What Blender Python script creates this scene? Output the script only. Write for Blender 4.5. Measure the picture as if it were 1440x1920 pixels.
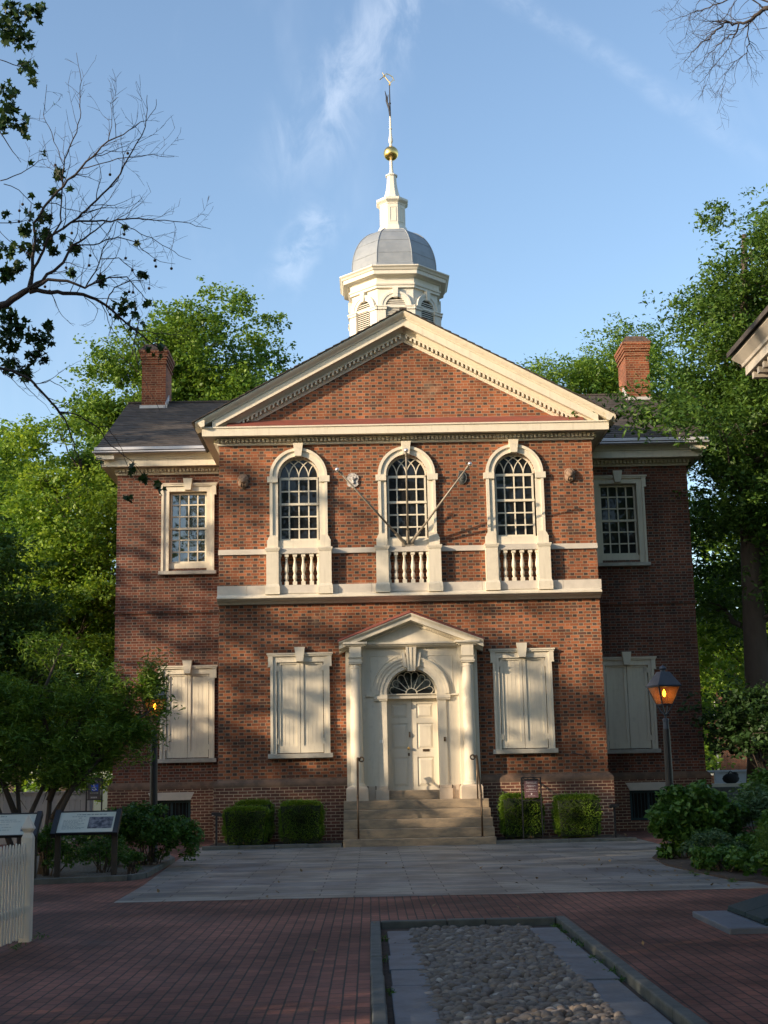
import bpy, bmesh, math, random
import numpy as np
from mathutils import Vector, Matrix

# ------------------------------------------------------------------ scene, camera, light
for o in list(bpy.data.objects):
    bpy.data.objects.remove(o)
S = bpy.context.scene
COL = S.collection
R = math.radians
CAM = Vector((-1.0073, -32.1376, 1.61)); FPX = 2525.77
CR = Vector((0.9997382, -0.0097269, -0.0207103))
CU = Vector((0.0184943, -0.1894113, 0.9817236))
CF = Vector((0.0134719, 0.9818497, 0.1891818))
cd = bpy.data.cameras.new('camera'); cam = bpy.data.objects.new('camera', cd); COL.objects.link(cam)
m = Matrix.Identity(4)
for i in range(3):
    m[i][0], m[i][1], m[i][2], m[i][3] = CR[i], CU[i], -CF[i], CAM[i]
cam.matrix_world = m
cd.sensor_fit = 'HORIZONTAL'; cd.sensor_width = 36; cd.lens = FPX/1440*36
cd.clip_start = .1; cd.clip_end = 3000
S.camera = cam
S.render.resolution_x, S.render.resolution_y = 768, 1024

SUN_AZ, SUN_EL = 62.0, 15.5          # azimuth left of the facade normal, elevation
sdir = Vector((-math.sin(R(SUN_AZ))*math.cos(R(SUN_EL)), -math.cos(R(SUN_AZ))*math.cos(R(SUN_EL)), math.sin(R(SUN_EL))))
sl = bpy.data.lights.new('sun', 'SUN'); sl.energy = 3.5; sl.angle = R(.53); sl.color = (1.0, .79, .57)
so = bpy.data.objects.new('sun', sl); COL.objects.link(so)
so.rotation_euler = (-sdir).to_track_quat('-Z', 'Y').to_euler()
so.location = (-40, -30, 40)

S.view_settings.view_transform = 'Standard'; S.view_settings.look = 'None'
S.view_settings.exposure = .97; S.view_settings.gamma = 1
S.cycles.max_bounces = 8; S.cycles.transparent_max_bounces = 8


def nodes(nt):
    nt.nodes.clear()
    return nt.nodes, nt.links


class NT:
    """tiny helper around a node tree"""
    def __init__(s, nt):
        s.nt = nt; s.n = nt.nodes; s.l = nt.links
    def put(s, sock, v):
        if isinstance(v, bpy.types.NodeSocket): s.l.new(v, sock)
        elif v is not None: sock.default_value = v
    def m(s, op, a, b=None, c=None, clamp=False):
        x = s.n.new('ShaderNodeMath'); x.operation = op; x.use_clamp = clamp
        for i, v in enumerate((a, b, c)):
            if v is not None: s.put(x.inputs[i], v)
        return x.outputs[0]
    def mix(s, f, a, b, mode='MIX'):
        x = s.n.new('ShaderNodeMix'); x.data_type = 'RGBA'; x.blend_type = mode
        s.put(x.inputs[0], f)
        s.put(x.inputs[6], a if not isinstance(a, tuple) else (*a[:3], 1)); s.put(x.inputs[7], b if not isinstance(b, tuple) else (*b[:3], 1))
        return x.outputs[2]
    def ramp(s, f, stops, interp='LINEAR'):
        x = s.n.new('ShaderNodeValToRGB'); x.color_ramp.interpolation = interp
        e = x.color_ramp.elements
        while len(e) < len(stops): e.new(.5)
        for i, (p, c) in enumerate(stops):
            e[i].position = p; e[i].color = (*c, 1) if isinstance(c, tuple) else (c, c, c, 1)
        s.put(x.inputs[0], f); return x.outputs[0]
    def noise(s, vec, scale, detail=4, rough=.55, dist=0):
        x = s.n.new('ShaderNodeTexNoise'); x.inputs['Scale'].default_value = scale; x.inputs['Detail'].default_value = detail
        x.inputs['Roughness'].default_value = rough; x.inputs['Distortion'].default_value = dist
        if vec is not None: s.l.new(vec, x.inputs['Vector'])
        return x.outputs[0]
    def white(s, vec):
        x = s.n.new('ShaderNodeTexWhiteNoise'); s.l.new(vec, x.inputs['Vector']); return x.outputs['Value']
    def xyz(s, x, y, z):
        k = s.n.new('ShaderNodeCombineXYZ'); s.put(k.inputs[0], x); s.put(k.inputs[1], y); s.put(k.inputs[2], z); return k.outputs[0]
    def sep(s, v):
        k = s.n.new('ShaderNodeSeparateXYZ'); s.l.new(v, k.inputs[0]); return k.outputs
    def tc(s, w='Object'):
        return s.n.new('ShaderNodeTexCoord').outputs[w]
    def map(s, v, scale=(1, 1, 1), loc=(0, 0, 0)):
        k = s.n.new('ShaderNodeMapping'); k.inputs['Scale'].default_value = scale; k.inputs['Location'].default_value = loc
        s.l.new(v, k.inputs[0]); return k.outputs[0]
    def ss(s, v, lo, hi):
        k = s.n.new('ShaderNodeMapRange'); k.interpolation_type = 'SMOOTHSTEP'; s.put(k.inputs[0], v)
        k.inputs[1].default_value = lo; k.inputs[2].default_value = hi; return k.outputs[0]


# ---- world: clear morning sky with thin cirrus
W = bpy.data.worlds.new("World"); S.world = W; W.use_nodes = True
nodes(W.node_tree); g = NT(W.node_tree)
sky = g.n.new('ShaderNodeTexSky'); sky.sky_type = 'NISHITA'; sky.sun_disc = False
sky.sun_elevation = R(SUN_EL); sky.sun_rotation = R(180+SUN_AZ)
sky.air_density = 1.0; sky.dust_density = 1.2; sky.ozone_density = 1.6; sky.altitude = 10
d = g.sep(g.tc('Generated'))
yy = g.m('MAXIMUM', d[1], .02)
u = g.m('DIVIDE', d[0], yy); v = g.m('DIVIDE', d[2], yy)
uv = g.xyz(u, v, 0)
wob = g.m('MULTIPLY_ADD', g.noise(uv, 9, 5), .10, -.05)
def streak(u0, v0, u1, v1, w, wobk, tail=.3):
    L = math.hypot(u1-u0, v1-v0); tx, ty = (u1-u0)/L, (v1-v0)/L
    a = g.m('ADD', g.m('MULTIPLY', g.m('SUBTRACT', u, u0), tx), g.m('MULTIPLY', g.m('SUBTRACT', v, v0), ty))
    b = g.m('ADD', g.m('MULTIPLY', g.m('SUBTRACT', u, u0), -ty), g.m('MULTIPLY', g.m('SUBTRACT', v, v0), tx))
    b = g.m('ADD', b, g.m('MULTIPLY', wob, wobk))
    f = g.ss(g.m('ABSOLUTE', b), w, 0)
    f = g.m('MULTIPLY', f, g.ss(a, L*1.25, L*.55)); f = g.m('MULTIPLY', f, g.ss(a, -tail, -.01))
    return f
fine = g.ss(g.noise(g.map(uv, (26, 13, 1)), 1.0, 7, .62, .6), .36, .74)
fine2 = g.ss(g.noise(g.map(uv, (40, 40, 1)), 1.0, 6, .6, .4), .34, .70)
c1 = g.m('MULTIPLY', streak(.0356, .6178, -.061, .4703, .055, .5), fine)
c2 = g.m('MULTIPLY', streak(.1314, .6164, .3263, .4731, .017, .22), g.m('MULTIPLY_ADD', fine2, .6, .15))
c3 = g.m('MULTIPLY', streak(-.035, .42, -.066, .372, .028, .3, .03), fine2)
c4 = g.m('MULTIPLY', streak(-.008, .43, -.017, .42, .009, .2, .01), fine2)
veil = g.m('MULTIPLY', g.ss(g.noise(g.map(uv, (6, 3, 1)), 1.0, 5, .6, .5), .5, .85), .22)
cl = g.m('ADD', g.m('ADD', g.m('MULTIPLY', c1, .33), g.m('MULTIPLY', c2, .15)), g.m('ADD', g.m('ADD', g.m('MULTIPLY', c3, .26), g.m('MULTIPLY', c4, .25)), veil), clamp=True)
front = g.m('GREATER_THAN', d[1], .05)
cl = g.m('MULTIPLY', cl, front)
SKYK = .15
skc = g.mix(cl, sky.outputs[0], (4.2, 4.5, 5.0))
bg = g.n.new('ShaderNodeBackground'); bg.inputs[1].default_value = SKYK; g.l.new(skc, bg.inputs[0])
wo = g.n.new('ShaderNodeOutputWorld'); g.l.new(bg.outputs[0], wo.inputs[0])

# ------------------------------------------------------------------ helpers
def link(o, parent=None):
    COL.objects.link(o)
    if parent is not None: o.parent = parent
    return o

def tag(o, label=None, cat=None, group=None, kind=None):
    if label: o['label'] = label
    if cat: o['category'] = cat
    if group: o['group'] = group
    if kind: o['kind'] = kind
    return o

def thing(name, label, cat, loc=(0, 0, 0), rz=0, group=None):
    o = bpy.data.objects.new(name, None); o.empty_display_size = .2
    COL.objects.link(o); o.location = loc; o.rotation_euler = (0, 0, rz)
    return tag(o, label, cat, group)

def dup(o, parent=None):
    c = o.copy(); COL.objects.link(c); c.parent = parent
    for ch in list(o.children): dup(ch, c)
    return c

class MB:
    def __init__(s): s.v = []; s.f = []; s.mi = []; s.k = 0
    def add(s, vs, fs):
        b = len(s.v); s.v += [tuple(p) for p in vs]
        for f in fs: s.f.append(tuple(b+i for i in f)); s.mi.append(s.k)
        return s
    def box(s, x0, x1, y0, y1, z0, z1):
        return s.add([(x0, y0, z0), (x1, y0, z0), (x1, y1, z0), (x0, y1, z0), (x0, y0, z1), (x1, y0, z1), (x1, y1, z1), (x0, y1, z1)],
                     [(0, 3, 2, 1), (4, 5, 6, 7), (0, 1, 5, 4), (1, 2, 6, 5), (2, 3, 7, 6), (3, 0, 4, 7)])
    def prism(s, poly, axis, a, b):
        """extrude a 2D polygon along an axis; poly in the other two coords (xz for Y, xy for Z, yz for X)"""
        n = len(poly)
        def P(p, t): return (p[0], t, p[1]) if axis == 'Y' else ((p[0], p[1], t) if axis == 'Z' else (t, p[0], p[1]))
        return s.add([P(p, a) for p in poly]+[P(p, b) for p in poly],
                     [tuple(range(n))[::-1], tuple(range(n, 2*n))]+[(i, (i+1) % n, n+(i+1) % n, n+i) for i in range(n)])
    def frustum(s, c, a0, b0, a1, b1, z0, z1):
        x, y = c
        return s.add([(x-a0, y-b0, z0), (x+a0, y-b0, z0), (x+a0, y+b0, z0), (x-a0, y+b0, z0), (x-a1, y-b1, z1), (x+a1, y-b1, z1), (x+a1, y+b1, z1), (x-a1, y+b1, z1)],
                     [(0, 3, 2, 1), (4, 5, 6, 7), (0, 1, 5, 4), (1, 2, 6, 5), (2, 3, 7, 6), (3, 0, 4, 7)])
    def lathe(s, prof, c=(0, 0), n=16, ph=0., flat=False):
        """profile [(r,z)]; flat=True: r is an apothem"""
        k = 1/math.cos(math.pi/n) if flat else 1
        vs = []
        for r, z in prof:
            for i in range(n):
                a = ph+2*math.pi*i/n
                vs.append((c[0]+r*k*math.cos(a), c[1]+r*k*math.sin(a), z))
        fs = []
        for j in range(len(prof)-1):
            for i in range(n):
                fs.append((j*n+i, j*n+(i+1) % n, (j+1)*n+(i+1) % n, (j+1)*n+i))
        fs.append(tuple(range(n))[::-1]); fs.append(tuple(range((len(prof)-1)*n, len(prof)*n)))
        return s.add(vs, fs)
    def tube(s, pts, rad, n=6, cap=True):
        pts = [Vector(p) for p in pts]
        if not isinstance(rad, (list, tuple)): rad = [rad]*len(pts)
        up = None; vs = []
        for i, p in enumerate(pts):
            t = (pts[min(i+1, len(pts)-1)]-pts[max(i-1, 0)])
            if t.length < 1e-9: t = Vector((0, 0, 1))
            t.normalize()
            if up is None:
                up = t.orthogonal().normalized()
            else:
                up = (up-t*up.dot(t))
                up = up.normalized() if up.length > 1e-6 else t.orthogonal().normalized()
            w = t.cross(up)
            for k in range(n):
                a = 2*math.pi*k/n
                vs.append(p+(up*math.cos(a)+w*math.sin(a))*rad[i])
        fs = [(j*n+k, j*n+(k+1) % n, (j+1)*n+(k+1) % n, (j+1)*n+k) for j in range(len(pts)-1) for k in range(n)]
        if cap: fs += [tuple(range(n))[::-1], tuple(range((len(pts)-1)*n, len(pts)*n))]
        return s.add(vs, fs)
    def ball(s, c, r, n=10, sc=(1, 1, 1)):
        prof = []
        vs = [(c[0], c[1], c[2]-r*sc[2])]
        m_ = max(4, n//2)
        for j in range(1, m_):
            t = -math.pi/2+math.pi*j/m_
            for i in range(n):
                a = 2*math.pi*i/n
                vs.append((c[0]+r*sc[0]*math.cos(t)*math.cos(a), c[1]+r*sc[1]*math.cos(t)*math.sin(a), c[2]+r*sc[2]*math.sin(t)))
        vs.append((c[0], c[1], c[2]+r*sc[2])); top = len(vs)-1
        fs = [(0, 1+(i+1) % n, 1+i) for i in range(n)]
        for j in range(m_-2):
            for i in range(n):
                a = 1+j*n; fs.append((a+i, a+(i+1) % n, a+n+(i+1) % n, a+n+i))
        a = 1+(m_-2)*n
        fs += [(a+i, a+(i+1) % n, top) for i in range(n)]
        return s.add(vs, fs)
    def arch(s, cx, z0, r0, r1, y0, y1, a0=0, a1=math.pi, n=28):
        vs = []
        for i in range(n+1):
            a = a0+(a1-a0)*i/n; c, q = math.cos(a), math.sin(a)
            vs += [(cx+r0*c, y0, z0+r0*q), (cx+r1*c, y0, z0+r1*q), (cx+r1*c, y1, z0+r1*q), (cx+r0*c, y1, z0+r0*q)]
        fs = []
        for i in range(n):
            a, b = 4*i, 4*i+4
            for k in range(4): fs.append((a+k, a+(k+1) % 4, b+(k+1) % 4, b+k))
        fs += [(0, 3, 2, 1), (4*n, 4*n+1, 4*n+2, 4*n+3)]
        return s.add(vs, fs)
    def molding(s, path, prof, closed=False):
        """sweep a profile [(out, z)] along an XY path; outward is the right-hand side"""
        P = [Vector((p[0], p[1])) for p in path]; n = len(P); offs = []
        def nrm(a, b):
            t = (b-a).normalized(); return Vector((t.y, -t.x))
        for i in range(n):
            if closed: n1, n2 = nrm(P[i-1], P[i]), nrm(P[i], P[(i+1) % n])
            else:
                n2 = nrm(P[i], P[i+1]) if i < n-1 else nrm(P[i-1], P[i]); n1 = nrm(P[i-1], P[i]) if i > 0 else n2
            offs.append((n1+n2)/(1+n1.dot(n2)))
        k = len(prof); vs = []
        for i in range(n):
            for dd, z in prof: q = P[i]+offs[i]*dd; vs.append((q.x, q.y, z))
        fs = []
        for i in range(n if closed else n-1):
            a, b = i*k, ((i+1) % n)*k
            for j in range(k-1): fs.append((a+j, b+j, b+j+1, a+j+1))
        if not closed: fs += [tuple(range(k)), tuple(range((n-1)*k, n*k))[::-1]]
        return s.add(vs, fs)
    def mesh(s, name, mat, smooth=False, recalc=True):
        me = bpy.data.meshes.new(name); me.from_pydata(s.v, [], s.f)
        for q in (mat if isinstance(mat, (list, tuple)) else [mat]): me.materials.append(q)
        if any(s.mi): me.polygons.foreach_set('material_index', s.mi)
        if recalc:
            bm = bmesh.new(); bm.from_mesh(me); bmesh.ops.recalc_face_normals(bm, faces=bm.faces); bm.to_mesh(me); bm.free()
        if smooth: me.polygons.foreach_set('use_smooth', [True]*len(me.polygons))
        me.update(); return me
    def build(s, name, mat, parent=None, smooth=False, bevel=0, loc=None):
        o = bpy.data.objects.new(name, s.mesh(name, mat, smooth)); link(o, parent)
        if loc is not None: o.location = loc
        if bevel:
            b = o.modifiers.new('bevel', 'BEVEL'); b.width = bevel; b.segments = 2; b.limit_method = 'ANGLE'; b.angle_limit = R(40)
        return o

# ------------------------------------------------------------------ materials
MATS = {}
def newmat(name):
    mt = bpy.data.materials.new(name); mt.use_nodes = True; nodes(mt.node_tree); MATS[name] = mt
    return mt, NT(mt.node_tree)

def finish(g, col, rough=.7, bump=None, bstr=.2, bdist=.01, metal=0, spec=.5, emis=None, estr=0):
    p = g.n.new('ShaderNodeBsdfPrincipled'); o = g.n.new('ShaderNodeOutputMaterial')
    g.put(p.inputs['Base Color'], (*col, 1) if isinstance(col, tuple) else col)
    g.put(p.inputs['Roughness'], rough); p.inputs['Metallic'].default_value = metal; p.inputs['Specular IOR Level'].default_value = spec
    if emis: p.inputs['Emission Color'].default_value = (*emis, 1); p.inputs['Emission Strength'].default_value = estr
    if bump is not None:
        b = g.n.new('ShaderNodeBump'); b.inputs['Strength'].default_value = bstr; b.inputs['Distance'].default_value = bdist
        g.l.new(bump, b.inputs['Height']); g.l.new(b.outputs[0], p.inputs['Normal'])
    g.l.new(p.outputs[0], o.inputs[0]); return p

def flemish(name, sa, sb, ha, hb, mortar, hdark=.78, dirt=.45, ms=1.0):
    mt, g = newmat(name); P = g.tc(); x, y, z = g.sep(P)
    H, L = .0715, .325
    uu = g.m('ADD', x, y)
    vr = g.m('DIVIDE', z, H); row = g.m('FLOOR', vr); fv = g.m('SUBTRACT', vr, row)
    par = g.m('FLOORED_MODULO', row, 2)
    jit = g.m('MULTIPLY', g.white(g.xyz(row, 3.3, 1.7)), .07)
    q = g.m('ADD', g.m('ADD', g.m('DIVIDE', uu, L), g.m('MULTIPLY', par, .5)), jit)
    colm = g.m('FLOOR', q); fu = g.m('SUBTRACT', q, colm)
    head = g.m('LESS_THAN', fu, .335)
    idv = g.xyz(g.m('MULTIPLY_ADD', colm, 2, head), row, 0)
    r1 = g.white(idv); r2 = g.white(g.map(idv, (1, 1, 1), (17.3, 5.1, 2)))
    cs = g.mix(r1, sa, sb); ch = g.mix(r1, ha, hb)
    isd = g.m('MULTIPLY', head, g.m('LESS_THAN', r2, g.m('MULTIPLY_ADD', g.ss(g.noise(P, .8, 4, .6), .35, .65), -.28, hdark+.16)))
    isd = g.m('MULTIPLY', isd, g.m('MULTIPLY_ADD', r1, .2, .8))
    c = g.mix(isd, cs, ch)
    rowt = g.white(g.xyz(row, 11.3, g.m('FLOOR', g.m('DIVIDE', g.m('ADD', uu, g.m('MULTIPLY', g.white(g.xyz(row, 2.2, 9)), 5)), 1.9))))
    c = g.mix(1.0, c, g.m('MULTIPLY', g.m('MULTIPLY_ADD', rowt, .34, .83), g.m('MULTIPLY_ADD', g.white(g.map(idv, (1, 1, 1), (3.1, 7.7, 5))), .5, .75)), 'MULTIPLY')
    # a few burnt stretchers
    c = g.mix(g.m('MULTIPLY', g.m('GREATER_THAN', r2, .955), .6), c, ha)
    e = .5*.011/L*ms
    mu = g.m('MAXIMUM', g.m('LESS_THAN', g.m('ABSOLUTE', g.m('SUBTRACT', fu, .335)), e), g.m('MAXIMUM', g.m('LESS_THAN', fu, e), g.m('GREATER_THAN', fu, 1-e)))
    mv = g.m('LESS_THAN', fv, .155*ms)
    mor = g.m('MAXIMUM', mu, mv)
    c = g.mix(mor, c, mortar)
    nz = g.noise(P, .55, 5, .6); st = g.noise(g.map(P, (1.6, 1.6, .25)), 1.0, 4, .6)
    f = g.m('MULTIPLY_ADD', g.ss(g.m('ADD', g.m('MULTIPLY', nz, .6), g.m('MULTIPLY', st, .4)), .38, .66), dirt, 1-dirt)
    fine = g.m('MULTIPLY_ADD', g.noise(P, 38, 3), .6, .7)
    pat = g.ss(g.noise(g.map(P, (.9, .9, 1.4)), 1.1, 6, .7), .50, .64)
    c = g.mix(g.m('MULTIPLY', pat, .38), c, g.mix(1.0, c, (.55, .58, .62), 'MULTIPLY'))
    rep_ = g.ss(g.noise(g.map(P, (.8, .8, 1)), .8, 7, .72), .60, .66)
    c = g.mix(g.m('MULTIPLY', rep_, .30), c, tuple(q*1.05 for q in mortar))
    c = g.mix(1.0, c, g.m('MULTIPLY', f, fine), 'MULTIPLY')
    hgt = g.m('ADD', g.m('SUBTRACT', 1, mor), g.m('MULTIPLY', g.noise(P, 60, 3), .35))
    finish(g, c, .82, hgt, .35, .006, spec=.3); return mt

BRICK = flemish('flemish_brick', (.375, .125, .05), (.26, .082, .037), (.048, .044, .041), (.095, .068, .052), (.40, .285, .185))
BRICKW = flemish('wing_brick', (.225, .076, .040), (.145, .05, .031), (.055, .048, .044), (.11, .062, .045), (.33, .25, .19), hdark=.6, ms=1.05)  # tone partly darkened to put the wings' dim light into the brick
BRICKC = flemish('chimney_brick', (.30, .088, .038), (.21, .06, .03), (.28, .08, .038), (.19, .055, .028), (.36, .24, .15), hdark=.2, ms=1.3)

def brick_tex(name, c1, c2, mo, bw, rh, ms, swap='xz', rough=.8, dirt=.3, bstr=.4, nsc=.7, bd=.006, spec=.3, off=.5, patch=None):
    mt, g = newmat(name); P = g.tc(); x, y, z = g.sep(P)
    if swap == 'xz': vec = g.xyz(g.m('ADD', x, y), z, 0)
    elif swap == 'yx': vec = g.xyz(y, x, 0)
    else: vec = g.xyz(x, y, 0)
    w = g.noise(P, 2.2, 2); vec2 = g.n.new('ShaderNodeVectorMath'); vec2.operation = 'MULTIPLY_ADD'
    g.l.new(g.xyz(w, w, 0), vec2.inputs[0]); vec2.inputs[1].default_value = (.012, .012, 0); g.l.new(vec, vec2.inputs[2])
    b = g.n.new('ShaderNodeTexBrick'); g.l.new(vec2.outputs[0], b.inputs['Vector'])
    b.offset = off; b.offset_frequency = 2
    b.inputs['Color1'].default_value = (*c1, 1); b.inputs['Color2'].default_value = (*c2, 1); b.inputs['Mortar'].default_value = (*mo, 1)
    b.inputs['Scale'].default_value = 1; b.inputs['Mortar Size'].default_value = ms; b.inputs['Mortar Smooth'].default_value = .15
    b.inputs['Bias'].default_value = 0; b.inputs['Brick Width'].default_value = bw; b.inputs['Row Height'].default_value = rh
    nz = g.noise(P, nsc, 6, .6); nf = g.noise(P, 28, 3)
    k = g.m('MULTIPLY', g.m('MULTIPLY_ADD', g.ss(nz, .35, .68), dirt*2, 1-dirt), g.m('MULTIPLY_ADD', nf, .7, .65))
    c = g.mix(1.0, b.outputs[0], k, 'MULTIPLY')
    if patch: c = g.mix(g.m('MULTIPLY', g.ss(g.noise(P, .9, 5, .65), .55, .72), .5), c, patch)
    h = g.m('ADD', g.m('SUBTRACT', 1, b.outputs['Fac']), g.m('MULTIPLY', g.noise(P, 22, 4), .5))
    h = g.m('ADD', h, g.m('MULTIPLY', nz, 1.5))
    r = g.m('MULTIPLY_ADD', nf, .3, rough-.15)
    finish(g, c, r, h, bstr, bd, spec=spec); return mt

PLINTH = brick_tex('plinth_brick', (.165, .062, .038), (.095, .044, .034), (.43, .32, .21), .215, .073, .008)
PAVEB = brick_tex('brick_paving', (.225, .09, .064), (.15, .066, .05), (.05, .037, .03), .21, .103, .0075, 'yx', .78, .5, 1.0, .5, .02, patch=(.10, .07, .06))
SLATE = brick_tex('slate_paving', (.155, .16, .165), (.275, .255, .215), (.065, .06, .055), 1.25, .34, .009, 'xy', .6, .35, .8, .9, .012, spec=.4, off=.37, patch=(.20, .185, .16))

def plain(name, col, rough=.6, var=.15, sc=3., bstr=.1, bsc=30., metal=0, spec=.5, col2=None, stretch=(1, 1, 1)):
    mt, g = newmat(name); P = g.map(g.tc(), stretch)
    nz = g.noise(P, sc, 5, .6)
    if col2: c = g.mix(g.ss(nz, .35, .65), col, col2)
    else: c = g.mix(1.0, (*col, 1), g.m('MULTIPLY_ADD', nz, 2*var, 1-var), 'MULTIPLY')
    nf = g.noise(P, bsc, 3)
    finish(g, c, g.m('MULTIPLY_ADD', nf, .25, rough-.12), nf, bstr, .004, metal, spec); return mt

def paint(name, col, dirtc, amt=.35):
    mt, g = newmat(name); P = g.tc()
    n1 = g.noise(g.map(P, (2.2, 2.2, .5)), 1.2, 6, .65); n2 = g.noise(P, 9, 4); n3 = g.noise(g.map(P, (14, 14, .7)), 1.0, 5, .7)
    f = g.m('MULTIPLY', g.ss(g.m('ADD', g.m('MULTIPLY', n1, .7), g.m('MULTIPLY', n2, .3)), .48, .75), amt)
    c = g.mix(f, col, dirtc)
    c = g.mix(g.m('MULTIPLY', g.ss(n3, .50, .72), amt*.75), c, dirtc)
    c = g.mix(g.m('MULTIPLY', g.ss(g.noise(P, 3.1, 6, .7), .60, .70), .22), c, tuple(q*.55 for q in dirtc))
    finish(g, c, g.m('MULTIPLY_ADD', n2, .2, .48), g.noise(P, 40, 3), .06, .003, spec=.35); return mt

CREAM = paint('cream_paint', (.70, .635, .495), (.48, .425, .32), .5)
WHITEP = paint('white_paint', (.80, .76, .66), (.58, .54, .45), .4)
PALE = paint('pale_cupola_paint', (.70, .665, .575), (.50, .46, .38), .4)
SHADEP = paint('weathered_cornice_paint', (.46, .42, .35), (.33, .29, .23), .5)  # house cornice paint darkened to stand in for shade
STONE = plain('pale_stone', (.55, .50, .42), .75, .22, 4, .15, 30)
SILL = plain('sill_stone', (.50, .47, .40), .75, .3, 3, .15, 30, col2=(.36, .34, .28))
STEPST = plain('brown_step_stone', (.35, .27, .175), .8, .3, 3.5, .3, 45, col2=(.23, .185, .13), stretch=(1, 1, 3))
DRESS = plain('portico_base_stone', (.58, .48, .36), .75, .22, 5, .2, 40)
KERB = plain('granite_kerb', (.115, .125, .115), .8, .35, 5, .5, 26, col2=(.08, .088, .08))
FLAG = plain('bluestone_flag', (.14, .165, .19), .6, .25, 3, .25, 26, col2=(.105, .12, .135), spec=.4)
SOIL = plain('soil', (.075, .052, .036), .95, .4, 9, 1, 30, col2=(.045, .03, .022))
GRAV = plain('bed_litter', (.17, .145, .115), .95, .4, 30, 1, 60, col2=(.07, .055, .04))
GRASSM = plain('rough_lawn', (.05, .075, .022), .95, .3, 4, 1, 50, col2=(.07, .06, .03))
IRON = plain('black_iron', (.018, .018, .02), .45, .2, 6, .1, 40)
BRONZE = plain('bronze_metal', (.13, .085, .05), .4, .25, 8, .1, 40, metal=.7)
BRASS = plain('brass', (.55, .36, .12), .35, .2, 8, .1, 40, metal=1)
GOLD = plain('gilding', (.83, .58, .20), .28, .12, 6, .05, 20, metal=1)
LEAD = plain('lead_grey_roof', (.25, .275, .30), .5, .2, 3, .1, 20, col2=(.21, .235, .26), spec=.4)
FLASH = plain('lead_flashing', (.48, .47, .46), .5, .3, 6, .2, 20)
REDTIN = plain('red_tin_roof', (.27, .075, .05), .6, .35, 3, .08, 20, col2=(.20, .07, .05))
GUTM = plain('pale_gutter_metal', (.50, .51, .53), .4, .2, 3, .05, 20)
POLE = plain('flagpole_paint', (.26, .225, .17), .4, .25, 5, .05, 30)
SILV = plain('silver_ball_metal', (.75, .73, .70), .3, .1, 5, .05, 30, metal=.8)
LIONM = plain('weathered_brown_lead', (.26, .17, .11), .7, .35, 14, .6, 30)
PLAQW = plain('whitened_plaque', (.62, .58, .52), .7, .4, 18, .5, 30, col2=(.25, .23, .21))
PLAQD = plain('dark_plaque', (.07, .075, .07), .6, .3, 12, .5, 30)
BARKD = plain('dark_bark', (.075, .058, .045), .95, .4, 6, 1, 18, stretch=(1, 1, .35))
BARKP = plain('plane_bark', (.12, .10, .08), .9, .4, 5, .8, 14, col2=(.06, .05, .042))
TWIG = plain('twig_bark', (.055, .045, .04), .9, .3, 10, .5, 30)
HATCHM = plain('hatch_green_paint', (.022, .045, .050), .65, .25, 3, .1, 30, spec=.25)
HATCHS = plain('hatch_stone', (.125, .145, .175), .7, .3, 4, .2, 30)
GREYW = plain('grey_fence_boards', (.30, .285, .265), .8, .25, 3, .3, 30, stretch=(4, 4, .4))
GREYW2 = plain('slate_fence_boards', (.10, .125, .13), .8, .25, 3, .3, 30, stretch=(4, 4, .4))
SIGNM = plain('maroon_sign', (.135, .07, .075), .5, .1, 5, .05, 30)
SIGNT = plain('sign_lettering', (.72, .66, .62), .6, .05, 5, .02, 30)
SIGNG = plain('brown_sign_board', (.075, .06, .055), .5, .15, 5, .05, 30)
BLUE = plain('access_blue', (.03, .09, .42), .5, .05, 5, .02, 30)
PANEL = plain('cream_panel', (.60, .60, .50), .45, .12, 3, .02, 20, col2=(.52, .55, .47))
PICT = plain('photo_print', (.03, .036, .055), .5, .5, 14, .02, 30, col2=(.22, .22, .24))
INK = plain('grey_ink', (.22, .26, .24), .6, .1, 5, .02, 30)
LAMPM = plain('lamp_iron', (.03, .04, .055), .45, .3, 6, .15, 30)
LAMPR = plain('lamp_hood_iron', (.045, .058, .082), .5, .3, 6, .15, 30)
WHITEC = plain('white_cloth', (.45, .48, .54), .8, .08, 3, .05, 30)
BAGM = plain('black_cloth', (.012, .012, .013), .9, .2, 6, .2, 30)
CURT = plain('curtain_cloth', (.20, .20, .20), .9, .3, 6, .1, 30, stretch=(5, 5, .3))
BALLM = plain('seed_ball_brown', (.05, .035, .022), .95, .3, 60, 1, 90)
HBRICK = BRICKW
ROOFW = None

def shingles():
    mt, g = newmat('wood_shingles'); P = g.tc(); x, y, z = g.sep(P)
    row = g.m('FLOOR', g.m('DIVIDE', z, .0972))
    sgl = g.m('FLOOR', g.m('DIVIDE', g.m('ADD', g.m('ADD', x, y), g.m('MULTIPLY', g.white(g.xyz(row, 1, 2)), 3)), .14))
    r = g.white(g.xyz(sgl, row, 4)); rr = g.white(g.xyz(row, 8, 4))
    c = g.mix(r, (.05, .045, .041), (.092, .08, .07))
    c = g.mix(g.m('MULTIPLY', rr, .35), c, (.06, .05, .045))
    nz = g.noise(g.map(P, (9, 9, 2)), 1.5, 5, .7)
    c = g.mix(1.0, c, g.m('MULTIPLY_ADD', nz, .9, .55), 'MULTIPLY')
    finish(g, c, .85, nz, .5, .006, spec=.25); return mt
SHING = shingles()

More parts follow.
